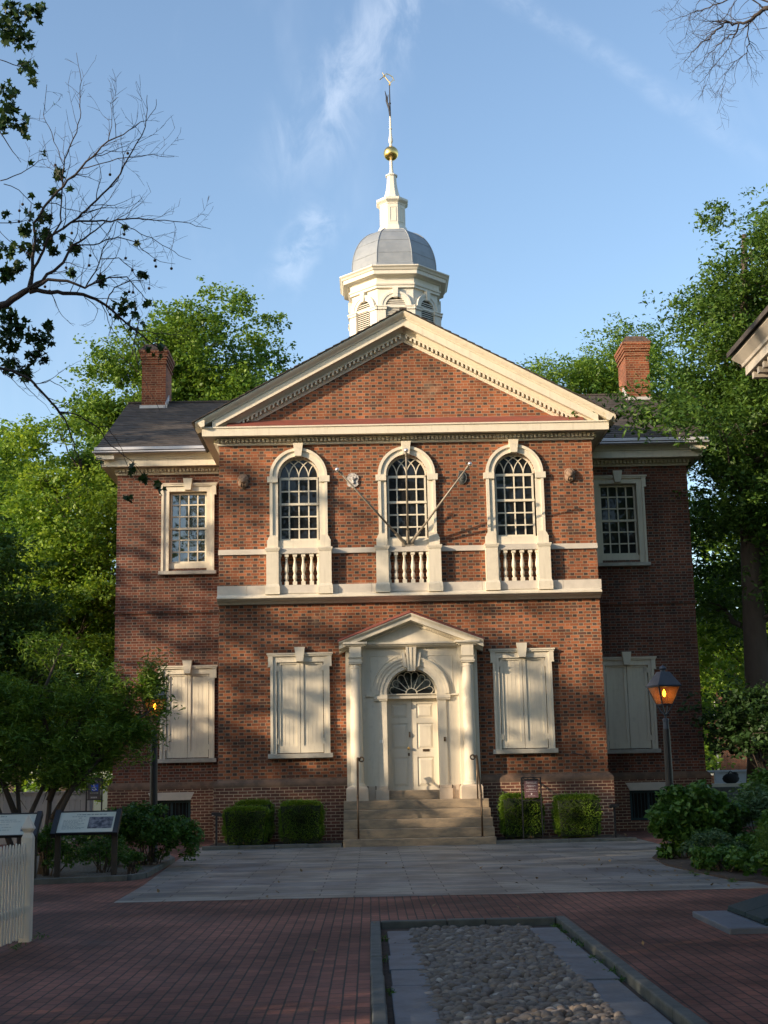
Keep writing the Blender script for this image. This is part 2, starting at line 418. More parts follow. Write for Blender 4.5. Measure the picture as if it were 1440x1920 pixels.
def glass(name, col, refl, wav=.25):
    mt, g = newmat(name); P = g.tc()
    n = g.noise(g.map(P, (1, 1, 1)), 1.6, 2); n2 = g.noise(P, .7, 3)
    b = g.n.new('ShaderNodeBump'); b.inputs['Strength'].default_value = wav; b.inputs['Distance'].default_value = .03; g.l.new(n, b.inputs['Height'])
    pr = g.n.new('ShaderNodeBsdfPrincipled'); g.put(pr.inputs['Base Color'], g.mix(g.ss(n2, .3, .7), col, tuple(q*.35 for q in col)))
    pr.inputs['Roughness'].default_value = .6; pr.inputs['Specular IOR Level'].default_value = .2
    gl = g.n.new('ShaderNodeBsdfGlossy'); gl.inputs['Roughness'].default_value = .015; gl.inputs['Color'].default_value = (.9, .95, 1, 1)
    fr = g.n.new('ShaderNodeFresnel'); fr.inputs[0].default_value = 1.5
    for s_ in (gl, fr): g.l.new(b.outputs[0], s_.inputs['Normal'])
    mx = g.n.new('ShaderNodeMixShader'); g.put(mx.inputs[0], g.m('MULTIPLY_ADD', fr.outputs[0], .6, refl, clamp=True))
    g.l.new(pr.outputs[0], mx.inputs[1]); g.l.new(gl.outputs[0], mx.inputs[2])
    o = g.n.new('ShaderNodeOutputMaterial'); g.l.new(mx.outputs[0], o.inputs[0]); return mt
GLASS = glass('dark_window_glass', (.007, .0075, .008), 0.0, .12)
GLASSR = glass('reflective_window_glass', (.03, .032, .034), .13, .5)

def leafmat(name, ca, cb, tr=.35, gloss=.05, rough=.5):
    mt, g = newmat(name)
    a = g.n.new('ShaderNodeAttribute'); a.attribute_name = 'tint'; f = a.outputs['Fac']
    c = g.mix(f, ca, cb)
    pr = g.n.new('ShaderNodeBsdfPrincipled'); g.l.new(c, pr.inputs['Base Color']); pr.inputs['Roughness'].default_value = rough
    pr.inputs['Specular IOR Level'].default_value = .35
    t = g.n.new('ShaderNodeBsdfTranslucent'); g.l.new(g.mix(.5, c, g.mix(1.0, c, (1.5, 1.35, .35), 'MULTIPLY')), t.inputs[0])
    mx = g.n.new('ShaderNodeMixShader'); mx.inputs[0].default_value = tr
    g.l.new(pr.outputs[0], mx.inputs[1]); g.l.new(t.outputs[0], mx.inputs[2])
    o = g.n.new('ShaderNodeOutputMaterial'); g.l.new(mx.outputs[0], o.inputs[0]); return mt
LF_BACK = leafmat('plane_foliage', (.055, .130, .018), (.195, .31, .042), .4)
LF_MID = leafmat('maple_foliage', (.085, .185, .022), (.30, .42, .05), .42)
LF_DARK = leafmat('oak_foliage', (.034, .092, .016), (.10, .185, .030))
LF_OAK = leafmat('big_oak_foliage', (.036, .094, .016), (.13, .225, .036))
LF_FG = leafmat('near_plane_foliage', (.018, .048, .012), (.045, .095, .022), .25)
LF_BOX = leafmat('boxwood_foliage', (.06, .13, .015), (.22, .34, .035), .25)
LF_SHR = leafmat('shrub_foliage', (.034, .10, .017), (.10, .21, .034), .25)
LF_SHR2 = leafmat('bluegreen_foliage', (.045, .105, .045), (.11, .20, .09), .25)
LF_GRS = leafmat('lime_grass_foliage', (.05, .12, .012), (.11, .19, .02), .3)
LF_WIL = leafmat('willowleaf_foliage', (.062, .145, .018), (.205, .325, .036), .3)

def emis(name, col, st):
    mt, g = newmat(name); e = g.n.new('ShaderNodeEmission'); e.inputs[0].default_value = (*col, 1); e.inputs[1].default_value = st
    o = g.n.new('ShaderNodeOutputMaterial'); g.l.new(e.outputs[0], o.inputs[0]); return mt
FLAME = emis('gas_flame', (1, .42, .03), 8)
def amber():
    mt, g = newmat('amber_lamp_glass')
    p = g.n.new('ShaderNodeBsdfPrincipled'); p.inputs['Base Color'].default_value = (.75, .52, .36, 1); p.inputs['Roughness'].default_value = .35
    t = g.n.new('ShaderNodeBsdfTransparent'); t.inputs[0].default_value = (.9, .75, .6, 1)
    tl = g.n.new('ShaderNodeBsdfTranslucent'); tl.inputs[0].default_value = (.5, .22, .09, 1)
    m1 = g.n.new('ShaderNodeMixShader'); m1.inputs[0].default_value = .7; g.l.new(p.outputs[0], m1.inputs[1]); g.l.new(tl.outputs[0], m1.inputs[2])
    mx = g.n.new('ShaderNodeMixShader'); mx.inputs[0].default_value = .62; g.l.new(m1.outputs[0], mx.inputs[1]); g.l.new(t.outputs[0], mx.inputs[2])
    o = g.n.new('ShaderNodeOutputMaterial'); g.l.new(mx.outputs[0], o.inputs[0]); return mt
AMBER = amber()

def cobmat():
    mt, g = newmat('cobble_stone')
    a = g.n.new('ShaderNodeAttribute'); a.attribute_name = 'tint'
    c = g.ramp(a.outputs['Fac'], [(0, (.12, .10, .085)), (.35, (.225, .185, .145)), (.55, (.18, .165, .155)), (.8, (.28, .235, .185)), (1, (.40, .37, .33))])
    n = g.noise(g.tc(), 25, 4)
    c = g.mix(1.0, c, g.m('MULTIPLY_ADD', n, .6, .7), 'MULTIPLY')
    finish(g, c, .8, n, .4, .006, spec=.3); return mt
COB = cobmat()

# ================================================================== THE HALL
B, WD, WX, DEP = 4.57, 3.08, 7.62, 15.24      # bay half width, wing setback, wing half width, depth
ZE, ZR, SL = 9.87, 12.78, .54                 # cornice top, ridge, roof slope
hall = thing('brick_hall', 'cross shaped brick hall with white pediment, arched windows and domed cupola', 'hall')
CROSS = [(-B, 0), (B, 0), (B, WD), (WX, WD), (WX, DEP-WD), (B, DEP-WD), (B, DEP), (-B, DEP), (-B, DEP-WD), (-WX, DEP-WD), (-WX, WD), (-B, WD)]
AW = (-2.635, 0.0, 2.635)      # arched window centres
LWX = (-2.64, 2.64)            # shuttered windows of the bay
WWX = (-5.73, 5.73)            # wing windows

def arc_pts(cx, z0, r, a0, a1, n=20):
    return [(cx+r*math.cos(a0+(a1-a0)*i/n), z0+r*math.sin(a0+(a1-a0)*i/n)) for i in range(n+1)]

# ---- walls with real openings
wall = MB().prism(CROSS, 'Z', 0, 9.62)
cut = MB()
for cx in AW:
    cut.prism([(cx-.5, 6.95), (cx+.5, 6.95)]+arc_pts(cx, 8.72, .5, 0, math.pi), 'Y', -.5, .34)
    cut.box(cx-.54, cx+.54, -.5, .12, 6.04, 6.80)
for cx in LWX: cut.box(cx-.56, cx+.56, -.5, .2, 2.06, 4.25)
cut.prism([(-.64, .5), (.64, .5)]+arc_pts(0, 3.39, .64, 0, math.pi), 'Y', -.5, .42)
for cx in WWX:
    cut.box(cx-.52, cx+.52, WD-.5, WD+.34, 6.98, 9.06)
    cut.box(cx-.56, cx+.56, WD-.5, WD+.2, 2.04, 4.25)
for cx in (-6.1, 6.1): cut.box(cx-.5, cx+.5, WD-.5, WD+.3, .25, 1.0)
def boolean(base, cutter, name, mats):
    a = bpy.data.objects.new('tmp_a', base.mesh('tmp_a', mats)); b = bpy.data.objects.new('tmp_b', cutter.mesh('tmp_b', mats))
    COL.objects.link(a); COL.objects.link(b)
    md = a.modifiers.new('cut', 'BOOLEAN'); md.object = b; md.operation = 'DIFFERENCE'; md.solver = 'EXACT'
    dg = bpy.context.evaluated_depsgraph_get(); me = bpy.data.meshes.new_from_object(a.evaluated_get(dg)); me.name = name
    bpy.data.objects.remove(a); bpy.data.objects.remove(b); return me
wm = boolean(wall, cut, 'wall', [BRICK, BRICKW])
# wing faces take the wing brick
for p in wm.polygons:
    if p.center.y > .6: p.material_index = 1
w_o = link(bpy.data.objects.new('wall', wm), hall)
gb = MB()
zt = ZR-.30
gz = 9.62
hx = (zt-gz)/SL
gb.prism([(-min(hx, B), gz), (min(hx, B), gz), (min(hx, B), zt-SL*min(hx, B)), (0, zt), (-min(hx, B), zt-SL*min(hx, B))], 'Y', 0, DEP)
gb.build('gable_wall', BRICK, hall)
gb = MB(); cy = DEP/2
gb.prism([(cy-min(hx, B), gz), (cy+min(hx, B), gz), (cy+min(hx, B), zt-SL*min(hx, B)), (cy, zt), (cy-min(hx, B), zt-SL*min(hx, B))], 'X', -WX, WX)
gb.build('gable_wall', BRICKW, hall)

# ---- plinth below the water table, moulded cap brick
pl = MB()
for a, b in (((-B-.1, 0), (-1.56, 0)), ((1.56, 0), (B+.1, 0))):
    pl = MB(); pl.prism([(a[0], -.1), (b[0], -.1), (b[0], .05), (a[0], .05)], 'Z', 0, 1.31); (pl.box(-B-.1, -B+.05, .05, WD+.05, 0, 1.31) if a[0] < 0 else pl.box(B-.05, B+.1, .05, WD+.05, 0, 1.31)); pl.build('plinth', PLINTH, hall)
for s in (-1, 1):
    pl = MB(); x0, x1 = sorted((s*(B+.1), s*6.1-s*.5)); pl.box(x0, x1, WD-.1, WD+.05, 0, 1.29)
    x0, x1 = sorted((s*6.1+s*.5, s*(WX+.1))); pl.box(x0, x1, WD-.1, WD+.05, 0, 1.29)
    x0, x1 = sorted((s*6.1-s*.5, s*6.1+s*.5)); pl.box(x0, x1, WD-.098, WD+.05, 1.0, 1.288); pl.box(x0, x1, WD-.098, WD+.05, 0, .25)
    x0, x1 = sorted((s*(WX-.05), s*(WX+.1))); pl.box(x0, x1, WD+.05, DEP-WD, 0, 1.29); pl.build('plinth', PLINTH, hall)
wt = MB()
prof = [(.0, 1.31), (.105, 1.31), (.105, 1.37), (.09, 1.42), (.05, 1.46), (.012, 1.49), (0, 1.49)]

prof2 = [(d_, z_-.03) for d_, z_ in prof]
WTM = plain('moulded_water_table_brick', (.20, .12, .075), .85, .3, 4, .3, 30, col2=(.115, .075, .05))
for pth, pf_ in (([(-B, WD), (-B, 0), (-1.56, 0)], prof), ([(1.56, 0), (B, 0), (B, WD)], prof), ([(-WX, DEP-WD), (-WX, WD), (-B-.1, WD)], prof2), ([(B+.1, WD), (WX, WD), (WX, DEP-WD)], prof2)):
    wt = MB(); wt.molding(pth, pf_); wt.build('water_table', WTM, hall)
# wing belt course
bc = MB(); bp_ = [(0, 5.80), (.035, 5.80), (.035, 5.86), (.0, 5.88)]
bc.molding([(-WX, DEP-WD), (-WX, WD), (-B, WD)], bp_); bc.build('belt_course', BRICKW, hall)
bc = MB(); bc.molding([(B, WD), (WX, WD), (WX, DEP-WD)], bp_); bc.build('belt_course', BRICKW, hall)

# ---- horizontal cornice all round, dentils
cor = MB()
cor.molding(CROSS, [(0, 9.515), (.035, 9.515), (.05, 9.54), (.05, 9.57), (.035, 9.575), (.035, 9.69), (.16, 9.70), (.34, 9.70), (.34, 9.68), (.375, 9.68), (.38, 9.855), (.41, 9.87), (.41, 9.905), (0, 9.93)], True)
cor.build('cornice', CREAM, hall)
den = MB()
def dentil_row(a, b, fixed, axis, zlo, zhi, d0, d1, out):
    n = int(abs(b-a)/.1)
    for i in range(n):
        t = a+(b-a)*(i+.5)/n
        for (w0, w1, q0, q1) in ((-.03, .03, zlo, zhi), (.03, .07, zhi-.022, zhi)):
            if axis == 'x':
                y0, y1 = sorted((fixed+out*d0, fixed+out*d1)); den.box(t+w0, t+w1, y0, y1, q0, q1)
            else:
                y0, y1 = sorted((fixed+out*d0, fixed+out*d1)); den.box(y0, y1, t+w0, t+w1, q0, q1)
def dflush():
    global den
    den.build('dentils', CREAM, hall); den = MB()
dentil_row(-B-.07, B+.07, 0, 'x', 9.578, 9.675, .03, .135, -1)
for s in (-1, 1):
    dflush(); dentil_row(0, WD-.1, s*B, 'y', 9.578, 9.675, .03, .135, s)
    dflush(); dentil_row(s*(B+.12), s*(WX+.07), WD, 'x', 9.578, 9.675, .03, .135, -1)
# raking dentils
def zrake(x): return ZR-SL*abs(x)
for s in (-1, 1):
    dflush(); x = .05
    while x < 4.25:
        for (w0, w1, q0, q1) in ((0, .05, -.60, -.47), (.05, .105, -.515, -.47)):
            xa, xb = s*(x+w0), s*(x+w1); za, zb = zrake(xa), zrake(xb)
            den.add([(xa, -.145, za+q0), (xb, -.145, zb+q0), (xb, -.02, zb+q0), (xa, -.02, za+q0), (xa, -.145, za+q1), (xb, -.145, zb+q1), (xb, -.02, zb+q1), (xa, -.02, za+q1)],
                    [(0, 3, 2, 1), (4, 5, 6, 7), (0, 1, 5, 4), (1, 2, 6, 5), (2, 3, 7, 6), (3, 0, 4, 7)])
        x += .105
den.build('dentils', CREAM, hall)
def rake(mb, prof, xe, sgn=-1, y0=0.0, zf=zrake):
    xs = [-xe, 0, xe]; k = len(prof); vs = []
    for x in xs:
        for d_, dz in prof: vs.append((x, y0+sgn*d_, zf(x)+dz))
    fs = [(i*k+j, (i+1)*k+j, (i+1)*k+(j+1) % k, i*k+(j+1) % k) for i in range(2) for j in range(k)]
    fs += [tuple(range(k)), tuple(range(2*k, 3*k))[::-1]]
    mb.add(vs, fs)
PRK = [(0, -.02), (.52, -.02), (.52, -.055), (.50, -.085), (.465, -.12), (.42, -.155), (.41, -.18), (.385, -.185), (0, -.185)]
PRKC = [(0, -.186), (.383, -.186), (.38, -.20), (.375, -.37), (.34, -.37), (.34, -.345), (.17, -.345), (.13, -.42), (.10, -.47), (0, -.47)]
PRB = [(.0, -.46), (.03, -.46), (.03, -.615), (.055, -.62), (.05, -.64), (.03, -.65), (.03, -.68), (0, -.68)]
rk = MB(); rake(rk, PRK, 5.10); rake(rk, PRKC, 4.70); rake(rk, PRB, 4.5); rk.build('raking_cornice', CREAM, hall)
rk = MB(); rake(rk, PRK, 5.10, 1, DEP); rake(rk, PRKC, 4.70, 1, DEP); rk.build('raking_cornice', CREAM, hall)
# side gables
for s in (-1, 1):
    rk = MB()
    for P_, ye in ((PRK, 5.10), (PRKC, 4.70)):
        k = len(P_); vs = []
        for y in (-ye, 0, ye):
            for d_, dz in P_: vs.append((s*(WX+d_), cy+y, zrake(y)+dz))
        rk.add(vs, [(i*k+j, (i+1)*k+j, (i+1)*k+(j+1) % k, i*k+(j+1) % k) for i in range(2) for j in range(k)]+[tuple(range(k)), tuple(range(2*k, 3*k))[::-1]])
    rk.build('raking_cornice', CREAM, hall)
# eave mouldings
ev = MB(); pe = [(.30, 9.90), (.38, 9.872), (.42, 9.90), (.44, 9.94), (.475, 9.98), (.51, 10.01), (.51, 10.045), (.3, 10.045)]
ev.molding([(-WX-.50, WD), (-B, WD), (-B, -.515)], pe); ev.build('eave_moulding', CREAM, hall)
ev = MB(); ev.molding([(B, -.515), (B, WD), (WX+.50, WD)], pe); ev.build('eave_moulding', CREAM, hall)
# red flashing roof over the front cornice
MB().prism([(-.405, 9.91), (0.02, 9.93), (.02, 10.15), (0, 10.15)], 'X', -4.35, 4.35).build('red_flashing', REDTIN, hall)

# ---- shingle roofs in courses
rng = random.Random(3)
rf = MB()
def courses(fn, t0, t1, n=27, over=.33):
    """fn(s,t,h): s 0 at the eave .. 1 at the ridge, t along, h height above the slope"""
    for i in range(n):
        s0, s1 = i/n-.004, min((i+1.35)/n, 1.0)
        j = [t0+(t1-t0)*k/24 for k in range(25)]
        h = [.034+rng.uniform(-.006, .006) for _ in j]
        vs = []
        for a, q in zip(j, h): vs += [fn(s0, a, .004), fn(s0, a, q), fn(s1, a, .008), fn(s1, a, .0)]
        fs = []
        for k in range(24):
            for e in range(4): fs.append((4*k+e, 4*k+(e+1) % 4, 4*k+4+(e+1) % 4, 4*k+4+e))
        fs += [(0, 1, 2, 3), (99, 98, 97, 96)]
        rf.add(vs, fs)
EX = 5.16
for s in (-1, 1):
    courses(lambda q, t, h: (s*EX*(1-q), t, ZR-.01-SL*EX*(1-q)+h), -.56, DEP+.56)
    courses(lambda q, t, h: (t, cy+s*EX*(1-q), ZR-.01-SL*EX*(1-q)+h), -WX-.56, WX+.56)
rf.box(-.09, .09, -.56, DEP+.56, ZR-.02, ZR+.03); rf.box(-WX-.56, WX+.56, cy-.09, cy+.09, ZR-.02, ZR+.03)
roof = rf.build('roof', SHING, hall)
for s in (-1, 1):
    gt = MB(); x0, x1 = sorted((s*(B+.62), s*(WX+.56)))
    y_ = cy-EX+.23; z_ = ZR-SL*(EX-.23)
    gt.prism([(y_, z_+.005), (y_+.03, z_+.01), (y_+.03, z_+.10), (y_, z_+.085)], 'X', x0, x1)
    # hanging gutter lip at the eave
    gt.prism([(cy-EX-.03, 10.01), (cy-EX+.06, 10.0), (cy-EX+.05, 10.035), (cy-EX-.03, 10.04)], 'X', x0, x1)
    gt.build('gutter', GUTM, roof)
for s in (-1, 1):
    hp = MB()
    xo = s*4.95; z0 = zrake(4.95)
    hp.prism([(s*4.4, zrake(4.4)+.05), (s*5.14, zrake(5.14)+.05), (s*5.14, zrake(5.14)+.07), (s*4.4, zrake(4.4)+.15)], 'Y', -.1, .05)
    hp.build('flashing_sheet', FLASH, roof)

# ---- string course, ledge between the storeys
sc_ = MB()
xs = [-B-.01]+sum([[cx-.785, cx+.785] for cx in AW], [])+[B+.01]
for a, b in zip(xs[::2], xs[1::2]):
    MB().box(a, b, -.045, .02, 6.81, 6.935).build('string_course', STONE, hall)
lp = MB()
jx = [-4.6, -3.9, -2.9, -2.4, -1.7, -.9, .2, .8, 1.75, 3.0, 3.7, 4.62]
for a, b in zip(jx, jx[1:]): MB().box(a+.003, b-.003, -.10, .02, 5.80, 6.045).build('ledge_stone', STONE, hall)
lg = MB()
lg.molding([(-B-.02, 0), (B+.02, 0)], [(0, 5.60), (.06, 5.60), (.09, 5.63), (.13, 5.645), (.13, 5.66), (.20, 5.67), (.25, 5.70), (.27, 5.715), (.30, 5.715), (.30, 5.745), (.09, 5.835), (0, 5.84)])
lg.build('ledge', CREAM, hall)

# ---- sash builder (local coordinates, plane y)
def sash(z0, z1, x0, x1, cols, rows_z, y, w=.032, fr=.045, meet=None):
    s = MB()
    s.box(x0, x0+fr, y-.05, y, z0, z1); s.box(x1-fr, x1, y-.05, y, z0, z1)
    s.box(x0+fr, x1-fr, y-.049, y, z0, z0+fr*1.3); s.box(x0+fr, x1-fr, y-.049, y, z1-fr, z1)
    for i in range(1, cols):
        x = x0+(x1-x0)*i/cols; s.box(x-w/2, x+w/2, y-.040, y-.001, z0, z1)
    for z in rows_z: s.box(x0, x1, y-.042, y-.002, z-w/2, z+w/2)
    if meet: s.box(x0-.01, x1+.01, y-.075, y, meet-.028, meet+.028)
    return s

def keystone(z0, z1, w0, w1, d):
    return MB().prism([(-w0/2, z0), (w0/2, z0), (w1/2, z1), (-w1/2, z1)], 'Y', -d, .02)

# ---- arched windows with balustrades
def arched_window(cx):
    c = MB(); zc = 8.72; r0, r1 = .50, .70
    c.arch(0, zc, r0, r1-.07, -.055, .16); c.arch(0, zc, r1-.0701, r1, -.095, .02)
    for s in (-1, 1):
        a, b = sorted((s*r0, s*(r1-.07))); c.box(a, b, -.055, .16, 7.26, zc)
        a, b = sorted((s*(r1-.07), s*r1)); c.box(a, b, -.095, .02, 7.26, zc)
        # flared foot
        p = [(s*r0, 6.94), (s*.765, 6.94), (s*.765, 7.14), (s*.745, 7.16), (s*.735, 7.20), (s*.71, 7.23), (s*.70, 7.26), (s*r0, 7.26)]
        c.prism(p if s > 0 else p[::-1], 'Y', -.096, .16)
        a, b = sorted((s*.50, s*.757)); c.box(a, b, -.115, .16, 8.565, 8.715)     # impost
    o = c.build('arched_window', CREAM, hall, loc=(cx, 0, 0))
    keystone(9.21, 9.53, .16, .24, .15).build('keystone', CREAM, o)
    MB().box(-.5, .5, -.03, .16, 6.935, 7.14).build('sill_panel', CREAM, o)
    # sash with interlaced tracery
    g0, g1, y = -.475, .475, .15
    s = sash(7.14, 8.705, g0, g1, 4, (7.745, 7.44, 8.375), y, meet=8.05)
    s.arch(0, zc, .455, .505, y-.05, y)
    s.box(g0, g1, y-.05, y, 8.69, 8.72)
    Rm = .4625*1.02; q = (g1-g0)/4
    for mxx in (-q, 0, q):
        for sg in (-1, 1):
            pts = []
            for i in range(25):
                a = math.pi*.5*i/24; x = mxx+sg*Rm*(1-math.cos(a)); z = zc+Rm*math.sin(a)
                if x*x+(z-zc)**2 > .47**2: break
                pts.append((x, y-.022, z))
            if len(pts) > 1: s.tube(pts, .016, 4)
    for sg in (-1, 1):
        pts = [(sg*(.4625-Rm*(1-math.cos(math.pi*.5*i/24))), y-.022, zc+Rm*math.sin(math.pi*.5*i/24)) for i in range(24)]
    s.build('sash', CREAM, o)
    MB().prism([(-.48, 7.1), (.48, 7.1)]+arc_pts(0, zc, .48, 0, math.pi), 'Y', y-.008, y-.004).build('pane', GLASS, o)
    for sx in (-.633, .633):
        p = MB(); h = .147
        p.box(sx-h, sx+h, -.19, .05, 6.05, 6.86)
        p.frustum((sx, -.07), .155, .135, .172, .15, 6.86, 6.91); p.box(sx-.178, sx+.178, -.225, .05, 6.91, 6.945)
        p.frustum((sx, -.07), .172, .15, .148, .13, 6.0, 6.06); p.box(sx-.174, sx+.174, -.223, .05, 5.815, 6.0)
        p.build('pedestal', CREAM, o)
    MB().box(-.485, .485, -.14, .06, 6.80, 6.935).build('rail', STONE, o)
    MB().box(-.485, .485, -.12, .06, 5.84, 6.04).build('base_stone', STONE, o)
    bx = [-.47, -.302, -.101, .101, .302, .47]
    pf = [(.030, 6.13), (.034, 6.15), (.03, 6.165), (.043, 6.19), (.05, 6.235), (.045, 6.28), (.03, 6.31), (.036, 6.325), (.032, 6.34), (.048, 6.385), (.053, 6.44), (.045, 6.51), (.03, 6.60), (.026, 6.66), (.036, 6.69), (.03, 6.70), (.045, 6.73)]
    for x in bx:
        bb = MB(); bb.box(x-.05, x+.05, -.11, -.01, 6.04, 6.13); bb.lathe(pf, (x, -.06), 14); bb.box(x-.05, x+.05, -.11, -.01, 6.73, 6.80)
        bb.build('baluster', CREAM, o, smooth=False)
    return o
aw = arched_window(AW[0])
aw['label'] = 'arched window at the left of the upper storey'
for cx, lab in ((AW[1], 'arched window in the middle behind the flagpoles'), (AW[2], 'arched window at the right of the upper storey')):
    c = dup(aw, hall); c.location = (cx, 0, 0); c['label'] = lab

# ---- eared casings for rectangular windows
def casing(z0, z1, ze, y, r0=.5, name='shuttered_window', deep=.2):
    c = MB()
    for s in (-1, 1):
        a, b = sorted((s*r0, s*.64)); c.box(a, b, y-.055, y+deep, z0, z1-.2)
        a, b = sorted((s*.64, s*.70)); c.box(a, b, y-.09, y+.02, z0, ze)
        a, b = sorted((s*.64, s*.75)); c.box(a, b, y-.092, y+.02, ze, z1-.06)
        a, b = sorted((s*.70, s*.757)); c.box(a, b, y-.105, y+.02, ze+.0, ze+.03)
    c.box(-.64, .64, y-.056, y+deep, z1-.2, z1-.06)
    c.box(-.765, .765, y-.10, y+.02, z1-.06, z1-.02); c.box(-.785, .785, y-.12, y+.02, z1-.02, z1+.012)
    return c
def shutters(o, z0, z1, y):
    for s in (-1, 1):
        sh = MB(); a, b = sorted((s*.006, s*.538))
        sh.box(a, b, y-.02, y+.02, z0, z1)
        # frame round the boarded panel, bead seams
        for (p, q) in ((a, a+.075), (b-.075, b)): sh.box(p, q, y-.046, y-.018, z0, z1)
        sh.box(a+.075, b-.075, y-.045, y-.018, z1-.085, z1); sh.box(a+.075, b-.075, y-.045, y-.018, z0, z0+.16)
        for k in range(1, 4):
            x = a+.075+(b-a-.15)*k/4; sh.box(x-.005, x+.005, y-.0235, y-.019, z0+.16, z1-.085)
        for z in (z0+.2, z1-.24):          # hinges
            xx = s*.545; sh.box(xx-.035, xx+.035, y-.068, y-.02, z, z+.13)
        x_ = s*.02; sh.box(min(x_, x_+s*.05), max(x_, x_+s*.05), y-.045, y-.03, z0+.09, z0+.105)
        sh.build('shutter', CREAM, o)
def shuttered_window(cx, y, zs, z1):
    o = casing(zs, z1, z1-.31, 0, .555).build('shuttered_window', CREAM, hall, loc=(cx, y, 0))
    keystone(z1-.19, z1+.145, .165, .245, .16).build('keystone', CREAM, o)
    shutters(o, zs+.02, z1-.165, .03)
    MB().box(-.76, .76, -.13, .2, zs-.105, zs).build('sill', SILL, o, bevel=.006)
    return o
s1 = shuttered_window(LWX[0], 0, 2.065, 4.405); s1['label'] = 'sunlit shuttered window left of the door'
c = dup(s1, hall); c.location.x = LWX[1]; c['label'] = 'shuttered window right of the door'
s2 = shuttered_window(-5.71, WD, 2.045, 4.40); s2['label'] = 'shuttered window of the left wing'
c = dup(s2, hall); c.location.x = 5.71; c['label'] = 'shaded shuttered window of the right wing'
def sash_window(cx, gl, lab):
    o = casing(6.90, 9.245, 8.94, 0, .5, deep=.16).build('sash_window', CREAM, hall, loc=(cx, WD, 0)); o['label'] = lab
    keystone(9.07, 9.38, .165, .245, .16).build('keystone', CREAM, o)
    MB().box(-.76, .76, -.13, .16, 6.81, 6.90).build('sill', SILL, o, bevel=.006)
    rz = [7.12+(9.02-7.12)*k/6 for k in (1, 2, 4, 5)]
    sash(7.12, 9.02, -.48, .48, 4, rz, .14, meet=8.055).build('sash', CREAM, o)
    MB().box(-.5, .5, .02, .15, 6.90, 7.12).build('sill_panel', CREAM, o)
    MB().box(-.49, .49, .132, .136, 7.1, 9.04).build('pane', gl, o)
sash_window(WWX[0], GLASSR, 'sash window of the left wing reflecting branches and sky')
sash_window(WWX[1], GLASS, 'dark sash window of the right wing')
for cx in (-6.1, 6.1):
    o = MB().prism([(-.49, 1.005), (.49, 1.005), (.59, 1.20), (-.59, 1.20)], 'Y', -.115, 0).build('basement_lintel', STONE, hall, loc=(cx, WD, 0))
    f = MB()
    for a, b in ((-.49, -.42), (-.03, .03), (.42, .49)): f.box(a, b, .02, .08, .26, 1.0)
    f.box(-.42, .42, .021, .08, .93, 1.0); f.box(-.42, .42, .021, .08, .26, .31)
    for i in range(9):
        x = -.37+.0925*i; f.box(x-.008, x+.008, .03, .045, .31, .93)
    f.build('window_grille', HATCHM, o)
    MB().box(-.5, .5, .1, .12, .25, 1.0).build('pane', GLASS, o)

# ---- doorway with its pediment
dw = MB()
RA0, RA1, ZA = .60, .88, 3.39
dw.prism([(-1.10, ZA), (-1.10, 4.515), (1.10, 4.515), (1.10, ZA), (RA0, ZA)]+arc_pts(0, ZA, RA0, 0, math.pi, 28)[1:], 'Y', -.10, .25)
for s in (-1, 1):
    a, b = sorted((s*RA0, s*1.10)); dw.box(a, b, -.0995, .25, 1.28, ZA)
    a, b = sorted((s*1.10, s*1.555)); dw.box(a, b, -.20, .02, 1.28, 4.50)           # pilaster backing
    a, b = sorted((s*RA0, s*.80)); dw.box(a, b, -.135, .02, 1.28, 3.25)               # jamb pilaster
    a, b = sorted((s*(RA0-.015), s*.90)); dw.box(a, b, -.165, .02, 3.25, 3.29); dw.box(a-.0, b+.0, -.185, .02, 3.29, 3.35); a, b = sorted((s*(RA0-.02), s*1.09)); dw.box(a, b, -.15, .02, 3.351, 3.39)
    # spandrel panels: raised bead along the outside
    q = [(s*.97, 3.48), (s*.97, 3.50), (s*.97, 4.30), (s*.42, 4.30), (s*.36, 4.26), (s*.33, 4.22)]
    dw.tube([(x, -.102, z) for x, z in q], .012, 5)
    dw.tube([(s*1.02*math.cos(a)*.93, -.102, ZA+1.02*math.sin(a)*.93) for a in [R(12)+R(58)*k/14 for k in range(15)]], .012, 5)
dw.arch(0, ZA, RA0, RA0+.10, -.125, .02); dw.arch(0, ZA, RA0+.1001, RA0+.19, -.145, .02); dw.arch(0, ZA, RA0+.1901, RA1-.03, -.165, .02); dw.arch(0, ZA, RA1-.03, RA1, -.185, .02)
door = dw.build('doorway', CREAM, hall)
kz = MB()
for i in range(5):
    x0, x1 = -.125+.05*i, -.125+.05*(i+1); f = .72
    dd = .25 if i % 2 == 0 else .232
    kz.add([(x0*f, -dd+.03, 3.93), (x1*f, -dd+.03, 3.93), (x1, -dd, 4.49), (x0, -dd, 4.49), (x0*f, 0, 3.93), (x1*f, 0, 3.93), (x1, 0, 4.49), (x0, 0, 4.49)], [(0, 1, 2, 3), (0, 4, 5, 1), (1, 5, 6, 2), (2, 6, 7, 3), (3, 7, 4, 0), (7, 6, 5, 4)])
for s in (-1, 1):
    p = [(s*.10, 4.0), (s*.185, 4.04), (s*.235, 4.36), (s*.16, 4.36)]
    kz.prism(p if s > 0 else p[::-1], 'Y', -.20, -.1)
kz.build('keystone', CREAM, door)
